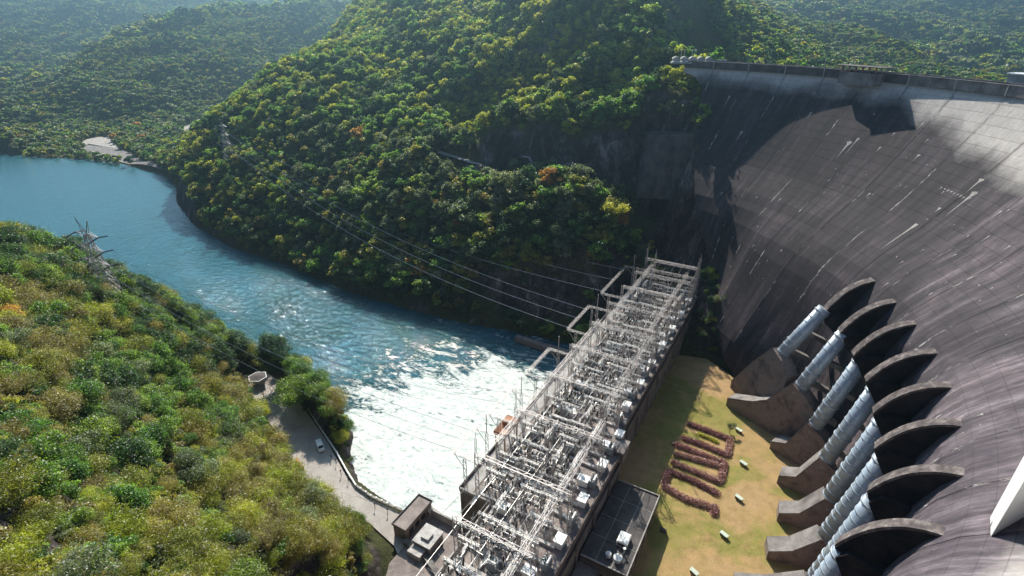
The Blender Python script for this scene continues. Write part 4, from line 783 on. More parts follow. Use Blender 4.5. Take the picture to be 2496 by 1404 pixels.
# ---- pylons and overhead lines
def pylon(base, h, wb, rz, label, stars=True):
    g = empty('pylon', tuple(base), rz, label=label, cat='pylon', group='transmission pylons')
    mb = MB(); n = 9; lv = [(q / n, wb * (1 - q / n) ** 1.1 + 1.1) for q in range(n + 1)]
    for k in range(4):
        sx, sy = ((-1,-1),(1,-1),(1,1),(-1,1))[k]; tx, ty = ((-1,-1),(1,-1),(1,1),(-1,1))[(k + 1) % 4]
        for q in range(n):
            (f0, w0), (f1, w1) = lv[q], lv[q + 1]; z0, z1 = f0 * h * .86, f1 * h * .86; P0 = (sx * w0 / 2, sy * w0 / 2, z0); P1 = (sx * w1 / 2, sy * w1 / 2, z1)
            mb.bar(P0, P1, .22); mb.bar(P0, (tx * w1 / 2, ty * w1 / 2, z1), .11); mb.bar((tx * w0 / 2, ty * w0 / 2, z0), P1, .11); mb.bar(P1, (tx * w1 / 2, ty * w1 / 2, z1), .11)
    mb.build('tower_body', M['steel'], g, local=True)
    ends = []
    for q, ln in ((.52, 6.2), (.68, 5.6), (.84, 5.0)):
        for s in (-1, 1):
            zz = h * q; mb = MB(); e = (s * (ln + 1), 0, zz + .4)
            for y in (-.6, .6): mb.bar((s * .6, y, zz + 1.6), e, .13); mb.bar((s * .6, y, zz), e, .15)
            for j in range(1, 4): mb.bar((s * (.6 + ln * j / 4), 0, zz + 1.5 - .3 * j), (s * (.6 + ln * (j + 1) / 4), 0, zz + .1 * j), .08)
            mb.build('cross_arm', M['steel'], g, local=True)
            mb = MB(); mb.tube([e, (e[0] + .6, -3.2, e[2] - .6)], .2, 6); mb.tube([e, (e[0], 2.6, e[2] - .3)], .2, 6); mb.build('insulator_string', M['dark'], g, local=True); ends.append((e[0] + .6, -3.2, e[2] - .6))
    for s in (-1, 1):
        mb = MB(); mb.bar((s * .5, .5, h * .84), (s * 3.2, 0, h + 1), .14); mb.bar((s * .5, -.5, h * .84), (s * 3.2, 0, h + 1), .14); mb.bar((-s * .5, 0, h * .84), (s * 3.2, 0, h + 1), .14); mb.bar((s * .6, 0, h * .92), (-s * .3, 0, h * .86), .12); mb.build('earth_peak', M['steel'], g, local=True)
    c_, s_ = math.cos(rz), math.sin(rz); return [np.array([base[0] + x * c_ - y * s_, base[1] + x * s_ + y * c_, base[2] + z]) for x, y, z in ends]
pb = Q(272, 735, 57); pb[2] = Hs(pb[0], pb[1]) + .5; e1 = pylon(pb, 29, 6.0, R(-25), 'tall grey lattice pylon rising from the near hill against the river')
pf = hit(566, 412); pf[2] -= 1; e2 = pylon(pf, 40, 8, R(-35), 'distant lattice pylon among trees on the far slope')
def wire(a, b, sag, label, grp, rad=.09):
    a = np.array(a); b = np.array(b); n = 30; mb = MB(); mb.tube([a + (b - a) * q / n - np.array([0, 0, 4 * sag * (q / n) * (1 - q / n)]) for q in range(n + 1)], rad, 4); tag(mb.build('power_line', M['wire']), label, 'power line', grp)
o2 = sorted(e2, key=lambda p: -p[2])
for k in range(3): wire(TK[0][2 - k], o2[[0, 2, 4][k]], 13, 'pale overhead line sagging from the farthest take-off frame to the distant pylon', 'upper overhead lines')
for k in range(3): wire(TK[1][2 - k], o2[[1, 3, 5][k]], 15, 'pale overhead line sagging from the second take-off frame to the distant pylon', 'lower overhead lines')
o1 = sorted(e1, key=lambda p: -p[2])
for k in range(3): wire(TK[4][2 - k], o1[[0, 2, 4][k]], 7, 'pale overhead line passing over the pavilion to the near pylon', 'near overhead lines', .07)
for k in range(3): wire(TK[3][2 - k], o1[[1, 3, 5][k]], 8, 'thin overhead line crossing the river to the near pylon', 'river-crossing overhead lines', .05)
# ---- far shore: stepped gravel landing and tracks that follow the ground
def drape(px_poly, name, m, dz=.5, res=8, **k):
    P4 = [hit(x, y)[:2] for x, y in px_poly]; mb = MB(); n = res; V = []
    for i in range(n + 1):
        for j in range(n + 1):
            s, t_ = i / n, j / n; p = (1 - s) * (1 - t_) * P4[0] + s * (1 - t_) * P4[1] + s * t_ * P4[2] + (1 - s) * t_ * P4[3]; V.append(p)
    V = np.array(V); Z = H(V[:, 0], V[:, 1]) + dz; mb.add([(V[i][0], V[i][1], Z[i]) for i in range(len(V))], [(i * (n + 1) + j, (i + 1) * (n + 1) + j, (i + 1) * (n + 1) + j + 1, i * (n + 1) + j + 1) for i in range(n) for j in range(n)])
    return mb.build(name, m), P4
CLEAR = []
for poly, nm, m_ in (([(195, 372), (400, 418), (300, 366), (215, 352)], 'gravel_shore', M['concrete']), ([(195, 352), (290, 364), (262, 332), (215, 338)], 'dirt_clearing', M['road']),
                     ([(400, 322), (445, 318), (530, 292), (490, 290)], 'dirt_track', M['road']), ([(0, 214), (40, 212), (35, 196), (0, 194)], 'quarry', M['concrete'])):
    o, P4 = drape(poly, nm, m_, .6); tag(o, kind='structure'); CLEAR.append([tuple(p) for p in P4])
def strip(name, pxs, wd, m, dz=.35):
    P = []
    for x, y in pxs: P.append(hit(x, y)[:2])
    P = np.array(P); seg = np.linspace(0, len(P) - 1, 30); X = np.interp(seg, range(len(P)), P[:, 0]); Y = np.interp(seg, range(len(P)), P[:, 1]); dx = np.gradient(X); dy = np.gradient(Y); L = np.hypot(dx, dy); nx, ny = -dy / L, dx / L; V = []
    for i in range(30):
        hz_ = max(Hs(X[i], Y[i]), Hs(X[i] + nx[i] * wd / 2, Y[i] + ny[i] * wd / 2), Hs(X[i] - nx[i] * wd / 2, Y[i] - ny[i] * wd / 2)) if False else Hs(X[i], Y[i])
        for s in (-1, 1): V.append((X[i] + nx[i] * wd / 2 * s, Y[i] + ny[i] * wd / 2 * s, hz_ + dz))
    mb = MB(); mb.add(V, [(2 * i, 2 * i + 1, 2 * i + 3, 2 * i + 2) for i in range(29)]); o = mb.build(name, m); tag(o, kind='structure'); CLEAR.append([tuple(v[:2]) for v in V[0::2]] + [tuple(v[:2]) for v in V[1::2]][::-1]); return X, Y
strip('cliff_road', ((1070, 376), (1110, 388), (1150, 402), (1230, 424), (1330, 438), (1440, 448)), 5.5, M['road'], 1.2)
bp = hit(1160, 410); bx = empty('water_basin', tuple(bp), -.4, label='square open concrete basin beside the cliff road', cat='basin')
mb = MB()
for s in (-1, 1): mb.box((s * 5, 0, -1), (.6, 7, 5)); mb.box((0, s * 3.5, -1), (10.6, .6, 5))
mb.build('wall', M['concrete'], bx, local=True); mb = MB(); [mb.box((x, 0, 1.6), (.3, 6.4, .3)) for x in (-2, 2)]; mb.build('cross_beam', M['steel'], bx, local=True)
#%%TREES
# ------------------------------------------------------------------ foliage: leaf cards in lobed crowns
PROT = bpy.data.collections.new('tree_prototypes')
def cards(name, pos, nrm, size, tone, mts, asp=.6):
    n = len(pos); r_ = rng.normal(size=(n, 3)); u = np.cross(nrm, r_); u /= np.linalg.norm(u, axis=1)[:, None] + 1e-9; v = np.cross(nrm, u); v /= np.linalg.norm(v, axis=1)[:, None] + 1e-9
    s = size[:, None]; V = np.stack([pos - u * s, pos - v * s * asp, pos + u * s, pos + v * s * asp], 1).reshape(-1, 3)
    me = bpy.data.meshes.new(name); me.vertices.add(n * 4); me.vertices.foreach_set('co', V.ravel()); me.loops.add(n * 4); me.loops.foreach_set('vertex_index', np.arange(n * 4))
    me.polygons.add(n); me.polygons.foreach_set('loop_start', np.arange(0, n * 4, 4)); me.polygons.foreach_set('loop_total', np.full(n, 4)); me.update(calc_edges=True)
    me.attributes.new('tone', 'FLOAT', 'FACE').data.foreach_set('value', tone.astype(np.float32)); me.materials.append(mts); return me
def crown(name, rad, hgt, n, sz, lobes, m, z0=0, asp=.6, flat=1.0, loose=.14):
    lc = rng.normal(size=(lobes, 3)); lc /= np.linalg.norm(lc, axis=1)[:, None]; lc *= rng.uniform(.25, 1.1, (lobes, 1)) ** .6 * np.array([rad * .8, rad * .8, hgt * .4]); lc[:, 2] += z0 + hgt * .55
    lr = rng.uniform(.18, .42, lobes) * rad; k = rng.choice(lobes, n, p=lr ** 2 / (lr ** 2).sum()); d = rng.normal(size=(n, 3)); d[:, 2] = np.abs(d[:, 2]) * 1.1 - .35; d /= np.linalg.norm(d, axis=1)[:, None]
    rr = lr[k] * rng.uniform(.5, 1.1, n) * np.where(rng.random(n) < loose, rng.uniform(1.05, 1.5 + loose, n), 1); pos = lc[k] + d * rr[:, None] * np.array([1, 1, .8 * flat]); nrm = d * .6 + rng.normal(size=(n, 3)) * .55 + np.array([0, 0, .35]); nrm /= np.linalg.norm(nrm, axis=1)[:, None]
    lt = rng.uniform(0, 1, lobes); tone = np.clip(lt[k] * .55 + rng.uniform(0, .55, n), 0, 1)
    return cards(name, pos, nrm, sz * rng.uniform(.6, 1.3, n), tone, m, asp)
def trunk_mb(h, r0, limbs=4, reach=2.2, mb=None):
    mb = mb or MB(); mb.tube([(0, 0, -1.5), (.1, 0, h * .3), (0, .15, h * .62)], [r0, r0 * .75, r0 * .55], 7)
    for k in range(limbs):
        a = k * 2.4 + random.random(); z0 = h * random.uniform(.32, .6); e = (math.cos(a) * reach, math.sin(a) * reach, z0 + h * random.uniform(.2, .38)); mb.tube([(0, .1, z0), (e[0] * .45, e[1] * .45, z0 + (e[2] - z0) * .6), e], [r0 * .45, r0 * .3, r0 * .12], 5)
    return mb
def bare_mb(h, r0, depth=5, lean=(0, 0), spread=.62, seed=1):
    rd = random.Random(seed); mb = MB()
    def grow(p, d, L, r, dep):
        q = p + d * L; m_ = (p + q) / 2 + Vector((rd.uniform(-.06, .06), rd.uniform(-.06, .06), 0)) * L; mb.tube([p, m_, q], [r, r * .85, r * .68], 5 if dep > 2 else 3, cap=False)
        if dep == 0: return
        for j in range(3 if dep > 1 else 2):
            nd = (d + Vector((rd.gauss(0, spread), rd.gauss(0, spread), rd.gauss(.08, spread * .5)))).normalized(); grow(q, nd, L * rd.uniform(.58, .85), r * rd.uniform(.5, .7), dep - 1)
    grow(Vector((0, 0, -1)), Vector((lean[0], lean[1], 1)).normalized(), h * .3, r0, depth); return mb
SPEC = ['green', 'dark', 'yellow', 'grey', 'olive', 'orange', 'dry']
NEAR = []; MID = []; FAR = []
for sp in SPEC:
    for v in range(2):
        if sp in ('olive', 'yellow', 'dry'): NEAR.append((sp, crown(f'crown_near_{sp}', 3.7, 4.6, 7000, .21, 30, LM[sp], .9, asp=.24, loose=.42)))
        else: NEAR.append((sp, crown(f'crown_near_{sp}', 3.2, 6.0, 6500, .165 if sp != 'grey' else .14, 22, LM[sp], 1.0, asp=.5, loose=.34)))
        MID.append((sp, crown(f'crown_mid_{sp}', 4.6, 8.5, 1700, .40, 15, LM[sp], 1.8, asp=.65)))
    FAR.append((sp, crown(f'crown_far_{sp}', 5.2, 7.5, 330, 1.0, 8, LM[sp], 1.0, asp=.8)))
BUSH = [(sp, crown(f'bush_{sp}', 1.5, 1.7, 1000, .13, 9, LM[sp], 0, asp=.5)) for sp in SPEC]
trk = {k: trunk_mb(*a).build('trunk_' + k, M['palebark' if k == 'near' else 'bark']) for k, a in (('near', (6, .16, 5, 1.9)), ('mid', (8, .3, 5, 2.8)))}
trunk_mesh = {k: o.data for k, o in trk.items()}
for o in trk.values(): bpy.data.objects.remove(o)
# ---- where trees stand: jittered grids per distance band, kept only inside the view cone
def visible(X, Y, Z, m=.08):
    zz = Z - CH; d = Y * math.cos(TH) - zz * math.sin(TH); u = Y * math.sin(TH) + zz * math.cos(TH); px = 1248 + F * X / np.maximum(d, 1); py = 702 - F * u / np.maximum(d, 1)
    return (d > 3) & (px > -2496 * m) & (px < 2496 * (1 + m)) & (py > -1404 * m) & (py < 1404 * (1 + m * 1.5)), px, py, d
BAND = [tuple(hit(x, y)[:2]) for x, y in ((1560, -20), (1440, 40), (1330, 110), (1220, 190), (1120, 262), (1080, 300), (1120, 330), (1250, 285), (1330, 240), (1420, 150), (1500, 60), (1600, -20))]
def cand(x0, x1, y0, y1, s, seed):
    r_ = np.random.default_rng(seed); gx, gy = np.meshgrid(np.arange(x0, x1, s), np.arange(y0, y1, s)); return (gx + r_.uniform(-.48, .48, gx.shape) * s).ravel(), (gy + r_.uniform(-.48, .48, gx.shape) * s).ravel()
def scatter(X, Y, smin, near=False):
    Z = H(X, Y); ok, px, py, d = visible(X, Y, Z + 4); X, Y, Z = X[ok], Y[ok], Z[ok]; px, py, d = px[ok], py[ok], d[ok]
    e = 2.5; sl_ = np.hypot(H(X + e, Y) - H(X - e, Y), H(X, Y + e) - H(X, Y - e)) / (2 * e); ds = sdist(X, Y, RIV)
    ok = (ds > 1.2) & (Z > .5); ok &= (sl_ < 1.7) | (rng.random(len(X)) < .16) | near
    az_ = np.degrees(np.arctan2(X - C[0], Y - C[1])); rr = np.hypot(X - C[0], Y - C[1]); ok &= ~((az_ > 66) & (az_ < 172) & (rr > 105) & (rr < 330)) & ~((az_ > 38) & (az_ < 66.1) & (rr > 142) & (rr < 212) & ~((py < 322) & (px < 1742)))
    u = (X - A_[0]) * D_[0] + (Y - A_[1]) * D_[1]; w_ = (X - A_[0]) * W_[0] + (Y - A_[1]) * W_[1]; ok &= ~((u > -230) & (u < 6) & (w_ > -38) & (w_ < 3.5) & (Z < 26)) & ~((u < -30) & (u > -300) & (w_ > 0) & (w_ < 300) & (rr < 330))
    ok &= ~((u < -153) & (u > -185) & (w_ > -52) & (w_ < -30))
    for poly in (pad_road, pad_lawn): ok &= sdist(X, Y, poly) > (3.2 if near else 2)
    for poly in CLEAR: ok &= sdist(X, Y, poly) > 1.0
    ok &= (rng.random(len(X)) < .06) | ~(in_poly(px, py, [(1585, -90), (1600, 20), (1642, 88), (1668, 134), (1762, 134), (1778, 112), (1722, 30), (1692, -90)]) & (d > 395))
    ok &= ~in_poly(px, py, [(1050, 358), (1150, 385), (1245, 412), (1330, 428), (1250, 452), (1150, 440), (1050, 400)])
    ok &= ~(in_poly(px, py, [(1145, 310), (1330, 292), (1550, 305), (1725, 320), (1740, 660), (1600, 640), (1570, 500), (1540, 450), (1440, 432), (1230, 405), (1150, 385)]) & (rng.random(len(X)) > .03))
    ok &= ~(in_poly(px, py, [(1080, 700), (1220, 655), (1400, 640), (1560, 640), (1570, 800), (1420, 800), (1200, 770)]) & (rng.random(len(X)) > .12))
    for q in (pb, pf): ok &= np.hypot(X - q[0], Y - q[1]) > 3.5
    return X[ok], Y[ok], Z[ok], sl_[ok], px[ok], py[ok], d[ok]
pts_all = []                                                       # kind, species, x, y, z, scale, rot, score, px, py
def add_zone(kind, X, Y, Z, px, py, d, sp, sc):
    for i in range(len(X)): pts_all.append((kind, sp[i], X[i], Y[i], Z[i], sc[i], rng.uniform(0, 6.28), sc[i] * {'near': 3, 'mid': 4.4}.get(kind, 0) / d[i], px[i], py[i]))
X, Y = cand(-230, 12, 18, 250, 3.1, 1); X, Y, Z, sl_, px, py, d = scatter(X, Y, 3, True)
hillside = (X < 5) & (px < 1120) & ~((Y > 215) & (X > -130)); X, Y, Z, px, py, d = [q[hillside] for q in (X, Y, Z, px, py, d)]
nz = vnoise(X, Y, 22, 11) + .5; n2 = vnoise(X, Y, 9, 12) + .5; rn = rng.random(len(X)); sp = []
for i in range(len(X)):
    if px[i] < 170 and 700 < py[i] < 1000 and rn[i] < .42: sp.append('orange' if rn[i] < .015 else 'dry' if rn[i] < .2 else 'olive')
    elif py[i] > 1130 or (px[i] > 620 and py[i] > 1040): sp.append('olive' if rn[i] < .58 else 'yellow' if rn[i] < .88 else 'green' if rn[i] < .95 else 'grey')
    elif py[i] > 840 and px[i] < 420: sp.append('green' if rn[i] < .45 else 'dark' if rn[i] < .7 else 'olive' if rn[i] < .9 else 'grey')
    elif py[i] < 720 or (px[i] > 300 and py[i] < 900): sp.append('dark' if rn[i] < .42 else 'olive' if rn[i] < .72 else 'green')
    else: sp.append(['grey', 'green', 'olive', 'green', 'yellow', 'grey', 'dark'][int(nz[i] * 3.5 + rn[i] * 3.4) % 7])
sp = ['dry' if (n2[i] > .66 and rng.random() < .3) or rng.random() < .03 else sp[i] for i in range(len(sp))]
kp = (n2 > .16) | (py < 800); X, Y, Z, px, py, d = [q[kp] for q in (X, Y, Z, px, py, d)]; sp = [a_ for a_, b_ in zip(sp, kp) if b_]
sc = rng.uniform(.62, 1.2, len(X)) ** 1.8 * 1.02 * np.clip(.58 + d / 300, .55, 1.25); add_zone('near', X, Y, Z - .8, px, py, d, sp, sc)
X, Y = cand(-430, 190, 210, 900, 5.0, 2); X, Y, Z, sl_, px, py, d = scatter(X, Y, 5); keep = (px > 395) & ~((px < 700) & (Y < 230)) & (d < 820) & ~((px > 1725) & (py > 320) & (py < 640))
X, Y, Z, sl_, px, py, d = [q[keep] for q in (X, Y, Z, sl_, px, py, d)]; inb = in_poly(X, Y, BAND); nz = vnoise(X, Y, 35, 13) + .5; rn = rng.random(len(X)); sp = []
for i in range(len(X)):
    up = py[i] < 330
    if inb[i]: sp.append('yellow' if rn[i] < .93 else 'olive')
    elif up: sp.append('green' if rn[i] < .42 else 'yellow' if rn[i] < .42 + .36 * (nz[i] > .35) else 'dark' if rn[i] < .9 else 'grey')
    elif px[i] < 700: sp.append('olive' if rn[i] < .28 else 'green' if rn[i] < .62 else 'yellow' if rn[i] < .74 else 'dark')
    else: sp.append('grey' if rn[i] < .3 else 'green' if rn[i] < .55 else 'dark' if rn[i] < .82 else 'olive' if rn[i] < .99 else 'orange')
sc = rng.uniform(.45, 1.0, len(X)) ** 1.3 * 1.5; sc[inb] *= .62; sc = np.where(sl_ > 1.7, sc * .5, sc); add_zone('mid', X, Y, Z - 1, px, py, d, sp, sc)
# ramp between the power house and the dam
X, Y = cand(85, 125, 190, 270, 3.2, 5); Z = H(X, Y); ok, px, py, d = visible(X, Y, Z); az_ = np.degrees(np.arctan2(X - C[0], Y - C[1])); rr = np.hypot(X - C[0], Y - C[1]); u = (X - A_[0]) * D_[0] + (Y - A_[1]) * D_[1]; w_ = (X - A_[0]) * W_[0] + (Y - A_[1]) * W_[1]
ok &= (w_ > 4) & (rr < 140) & (sdist(X, Y, pad_lawn) > 1) & (px < 1850); X, Y, Z, px, py, d = [q[ok] for q in (X, Y, Z, px, py, d)]; add_zone('near', X, Y, Z - .8, px, py, d, [['olive', 'green', 'dark', 'dark', 'grey'][i % 5] for i in range(len(X))], rng.uniform(.35, .7, len(X)))
far = []
def far_zone(x0, x1, y0, y1, s, seed, dmin, dmax, scm, cond):
    X, Y = cand(x0, x1, y0, y1, s, seed); dd = np.hypot(X, Y); k = (dd > dmin) & (dd < dmax); X, Y = X[k], Y[k]; X, Y, Z, sl_, px, py, d = scatter(X, Y, s); k = cond(X, Y, px, py); X, Y, Z, px, py = X[k], Y[k], Z[k], px[k], py[k]
    nz = vnoise(X, Y, 120, 17) + .5; rn = rng.random(len(X)); sp = np.where(rn < .34, 0, np.where(rn < .56, 1, np.where(rn < .56 + .2 * nz, 2, np.where(rn < .86, 3, np.where(rn < .998, 4, 5))))); sc = rng.uniform(.45, 1.0, len(X)) ** 1.4 * 1.45 * scm * (.75 + .5 * (vnoise(X, Y, 60, 31) + .5)); sp = np.where(vnoise(X, Y, 90, 33) > .2, np.where(sp == 1, 3, sp), sp); kp = (vnoise(X, Y, 38, 35) > -.36) | (rng.random(len(X)) < .4); X, Y, Z, sc, sp = X[kp], Y[kp], Z[kp], sc[kp], sp[kp]
    far.append((X, Y, Z - 1.2, sc, sp))
far_zone(-1300, 260, 480, 1500, 6.6, 3, 540, 1500, .92, lambda X, Y, px, py: (px < 1000) & ~((X > -300) & (Y < 900) & (np.hypot(X, Y) < 820)))
far_zone(-100, 1500, 240, 1500, 6.8, 4, 380, 1500, .92, lambda X, Y, px, py: (px > 1560) | ((px > 990) & (Y > 900)))
far_zone(-3600, 4200, 900, 5200, 15, 6, 1500, 5000, 2.1, lambda X, Y, px, py: px > -999)
def gn_scatter(name, meshes, X, Y, Z, sc, idx, label, cat):
    c = bpy.data.collections.new(name + '_kinds')
    for i, me in enumerate(meshes): o = bpy.data.objects.new(f'{i:02d}_{name}', me); c.objects.link(o)
    me = bpy.data.meshes.new(name); n = len(X); me.vertices.add(n); me.vertices.foreach_set('co', np.stack([X, Y, Z], 1).astype(np.float32).ravel())
    me.attributes.new('scl', 'FLOAT', 'POINT').data.foreach_set('value', np.asarray(sc, np.float32)); me.attributes.new('rot', 'FLOAT', 'POINT').data.foreach_set('value', rng.uniform(0, 6.28, n).astype(np.float32)); me.attributes.new('idx', 'INT', 'POINT').data.foreach_set('value', np.asarray(idx, np.int32))
    o = bpy.data.objects.new(name, me); COL.objects.link(o); g = bpy.data.node_groups.new(name, 'GeometryNodeTree'); g.interface.new_socket('Geometry', in_out='INPUT', socket_type='NodeSocketGeometry'); g.interface.new_socket('Geometry', in_out='OUTPUT', socket_type='NodeSocketGeometry')
    nd = g.nodes; gi = nd.new('NodeGroupInput'); go = nd.new('NodeGroupOutput'); ip = nd.new('GeometryNodeInstanceOnPoints'); ci = nd.new('GeometryNodeCollectionInfo'); ci.inputs['Collection'].default_value = c; ci.inputs['Separate Children'].default_value = True; ci.inputs['Reset Children'].default_value = True
    def at(nm, ty): a = nd.new('GeometryNodeInputNamedAttribute'); a.data_type = ty; a.inputs['Name'].default_value = nm; return a.outputs[0]
    cx = nd.new('ShaderNodeCombineXYZ'); L = g.links.new; L(at('rot', 'FLOAT'), cx.inputs[2]); L(gi.outputs[0], ip.inputs['Points']); L(ci.outputs[0], ip.inputs['Instance']); ip.inputs['Pick Instance'].default_value = True
    L(at('idx', 'INT'), ip.inputs['Instance Index']); L(cx.outputs[0], ip.inputs['Rotation']); L(at('scl', 'FLOAT'), ip.inputs['Scale']); L(ip.outputs[0], go.inputs[0]); md = o.modifiers.new('scatter', 'NODES'); md.node_group = g
    tag(o, label, cat, kind='stuff'); return o
pts_all.sort(key=lambda q: -q[7] if (0 <= q[8] <= 2496 and 0 <= q[9] <= 1430) else -q[7] * .02)
IND = pts_all[:285]; REST = pts_all[285:]
SPN = {'green': 'fresh green', 'dark': 'dark green', 'yellow': 'yellow-green', 'grey': 'grey-green', 'olive': 'olive-brown', 'orange': 'rust-orange', 'dry': 'dry brown'}
def where(q):
    px, py = q[8], q[9]
    if q[0] == 'near' and px < 1200:
        if py > 1250: return 'in the lower left corner' if px < 350 else 'along the lower photo edge' if px < 700 else 'above the house corner'
        if py > 1060: return 'in the dark hollow at the left edge' if px < 300 else 'around the silvery tree' if px < 600 else 'on the slope above the road bend'
        if py > 860: return 'at the left photo edge' if px < 250 else 'midway down the near hill' if px < 450 else 'beside the leafless trees above the road'
        return 'on the hill crest left of the pylon' if px < 200 else 'around the near pylon foot' if px < 360 else 'on the bank before the pavilion'
    return 'on the weedy ramp beside the dam' if px > 1600 else 'on the slope across the river'
for q in IND:
    kd, sp, x, y, z, sc_, rt_, *_ = q; L_ = NEAR if kd == 'near' else MID; c = [m_ for s_, m_ in L_ if s_ == sp][int(rt_ * 10) % 2]
    sz_ = 'small' if sc_ < .72 else 'tall broad' if sc_ > 1.02 else 'middling'
    t = empty('tree', (x, y, z), rt_, label=f'{sz_} {SPN[sp]} tree {where(q)}', cat='tree', group=f'{sz_} {SPN[sp]} trees {where(q)}'); t.scale = (sc_,) * 3
    for nm, me in (('crown', c), ('trunk', trunk_mesh['near' if kd == 'near' else 'mid'])): o = bpy.data.objects.new(nm, me); COL.objects.link(o); o.parent = t
for kd, L_, nm, lb in (('near', NEAR, 'hillside_trees', 'dense mixed green and olive trees covering the near hill'), ('mid', MID, 'slope_forest', 'dense mixed forest covering the mountain across the river')):
    qs = [q for q in REST if q[0] == kd]; sx = {s: i for i, s in enumerate(SPEC)}
    gn_scatter(nm, [m_ for _, m_ in L_], *[np.array([q[j] for q in qs]) for j in (2, 3, 4, 5)], np.array([sx[q[1]] * 2 + int(q[6] * 10) % 2 for q in qs]), lb, 'forest')
fx = [np.concatenate([f_[j] for f_ in far]) for j in range(5)]; gn_scatter('far_forest', [m_ for _, m_ in FAR], *fx, 'unbroken green forest over the distant hills', 'forest')
# undergrowth under the near trees and on rocky ground
X, Y = cand(-200, 10, 15, 225, 1.9, 21); X, Y, Z, sl_, px, py, d = scatter(X, Y, 2, True); k = px < 1100; X, Y, Z = X[k], Y[k], Z[k]
X2, Y2 = cand(-330, 150, 225, 420, 4.5, 22); X2, Y2, Z2, *_r = scatter(X2, Y2, 2); k = rng.random(len(X2)) < .6; X2, Y2, Z2 = X2[k], Y2[k], Z2[k]
X = np.concatenate([X, X2]); Y = np.concatenate([Y, Y2]); Z = np.concatenate([Z, Z2]); sc = np.concatenate([rng.uniform(.5, 1.7, len(X) - len(X2)), rng.uniform(.9, 2.2, len(X2))])
gn_scatter('undergrowth', [m_ for _, m_ in BUSH], X, Y, Z - .2, sc, rng.choice(7, len(X), p=[.27, .17, .15, .12, .22, .0, .07]), 'low shrubs and weeds between the trees', 'undergrowth')
print('trees', len(pts_all), 'far', len(fx[0]), 'under', len(X))
# ---- trees that stand out
def lone(name, label, p, cm, trunkmb, tm, sc_=1.0, rz=0, cat='tree', grp=None):
    t = empty(name, tuple(p), rz, label=label, cat=cat, group=grp)
    if trunkmb: trunkmb.build('trunk', tm, t, local=True)
    if cm: o = bpy.data.objects.new('crown', cm); COL.objects.link(o); o.parent = t
    t.scale = (sc_,) * 3; return t
p = Q(682, 925, 5); lone('tree', 'tall dark round-crowned tree behind the pavilion at the water', p, crown('crown', 7.5, 20, 14000, .28, 34, LM['dark'], 3), trunk_mb(18, .5, 7, 3.6), M['bark'])
p = Q(742, 1000, 5); lone('tree', 'broad olive-green tree leaning over the river bank', p, crown('crown', 9.5, 11, 13000, .28, 34, LM['green'], 5.0, flat=.8), trunk_mb(13, .5, 8, 5), M['bark'])
p = hit(560, 1098); p[2] -= 1; lone('bare_tree', 'leafless spreading tree in front of the pavement bend', p, None, bare_mb(15, .34, 6, (-.1, 0), .6, 4), M['palebark'])
p = hit(640, 1000); lone('bare_tree', 'pale thin leafless tree on the bank above the parking strip', p, None, bare_mb(14, .24, 6, (.3, .1), .6, 9), M['palebark'])
p = hit(340, 1160); lone('bare_tree', 'low sprawling leafless branches in the dark hollow', p, None, bare_mb(7, .14, 5, (.8, .1), .6, 12), M['palebark'])
for k, (x, y, s) in enumerate(((230, 760, 9), (420, 880, 9), (120, 690, 9), (300, 840, 10), (520, 960, 8))): p = hit(x, y); lone('bare_tree', 'thin leafless tree poking through the near hill canopy', p, None, bare_mb(s + 3, .14, 5, (0, 0), .5, 20 + k), M['palebark'], grp='leafless trees in the near hill canopy')
p = hit(490, 1190); lone('tree', 'silvery grey-green dense tree in the middle of the lower slope', p, crown('crown', 5.2, 8, 12000, .15, 22, LM['grey'], 1.5), trunk_mb(8, .25, 5, 2.5), M['palebark'])
p = hit(400, 1260); lone('tree', 'small pale yellow broad-leaved tree below the silvery one', p, crown('crown', 2.6, 5, 2200, .24, 11, LM['yellow'], 1.2), trunk_mb(5, .16, 5, 1.6), M['palebark'])
for k, (x, y, s, lb) in enumerate(((815, 462, 1.0, 'bright orange-leaved tree on the slope across the river'), (835, 480, .7, 'smaller orange tree touching the bright orange one'), (800, 492, .75, 'low orange tree below the bright orange one'), (770, 520, .5, 'faded orange bush down the slope'))):
    p = hit(x, y); lone('tree', lb, p, crown('crown', 4.6, 6, 1500, .4, 12, LM['orange'], 2), trunk_mb(7, .25, 5, 2.4), M['bark'], s)
p = hit(1405, 470); lone('tree', 'wide umbrella-shaped tree standing before the dark cliff', p, crown('crown', 8.0, 7, 2600, .42, 20, LM['grey'], 8, flat=.6), trunk_mb(14, .45, 8, 5.5), M['bark'])
p = hit(1490, 560); lone('tree', 'large bright green tree at the right end of the slope wood', p, crown('crown', 8.0, 12, 3200, .42, 20, LM['yellow'], 4), trunk_mb(13, .45, 8, 4.5), M['bark'])
p = hit(1640, 300); lone('tree', 'pale green tree hanging above the thrust block', p, crown('crown', 6.5, 8, 2200, .42, 16, LM['grey'], 2), trunk_mb(9, .35, 7, 3.5), M['bark'])
p = hit(1582, 625); lone('tree', 'small yellowish tree behind the far gantries', p, crown('crown', 3.4, 6, 900, .38, 9, LM['yellow'], 2), trunk_mb(7, .2, 5, 1.8), M['bark'])
p = Q(1777, 1055, 5); lone('tree', 'tiny round-crowned tree on the lawn beside a bench', p, crown('crown', 2.1, 2.2, 900, .17, 9, LM['grey'], 1.9), trunk_mb(3.4, .12, 5, 1.2), M['bark'])
p = pol(49.2, 183, 78); lone('bare_tree', 'small bare bush rooted in a crack of the dam face', p, None, bare_mb(9, .16, 4, (1.0, -.4), .5, 31), M['palebark'])
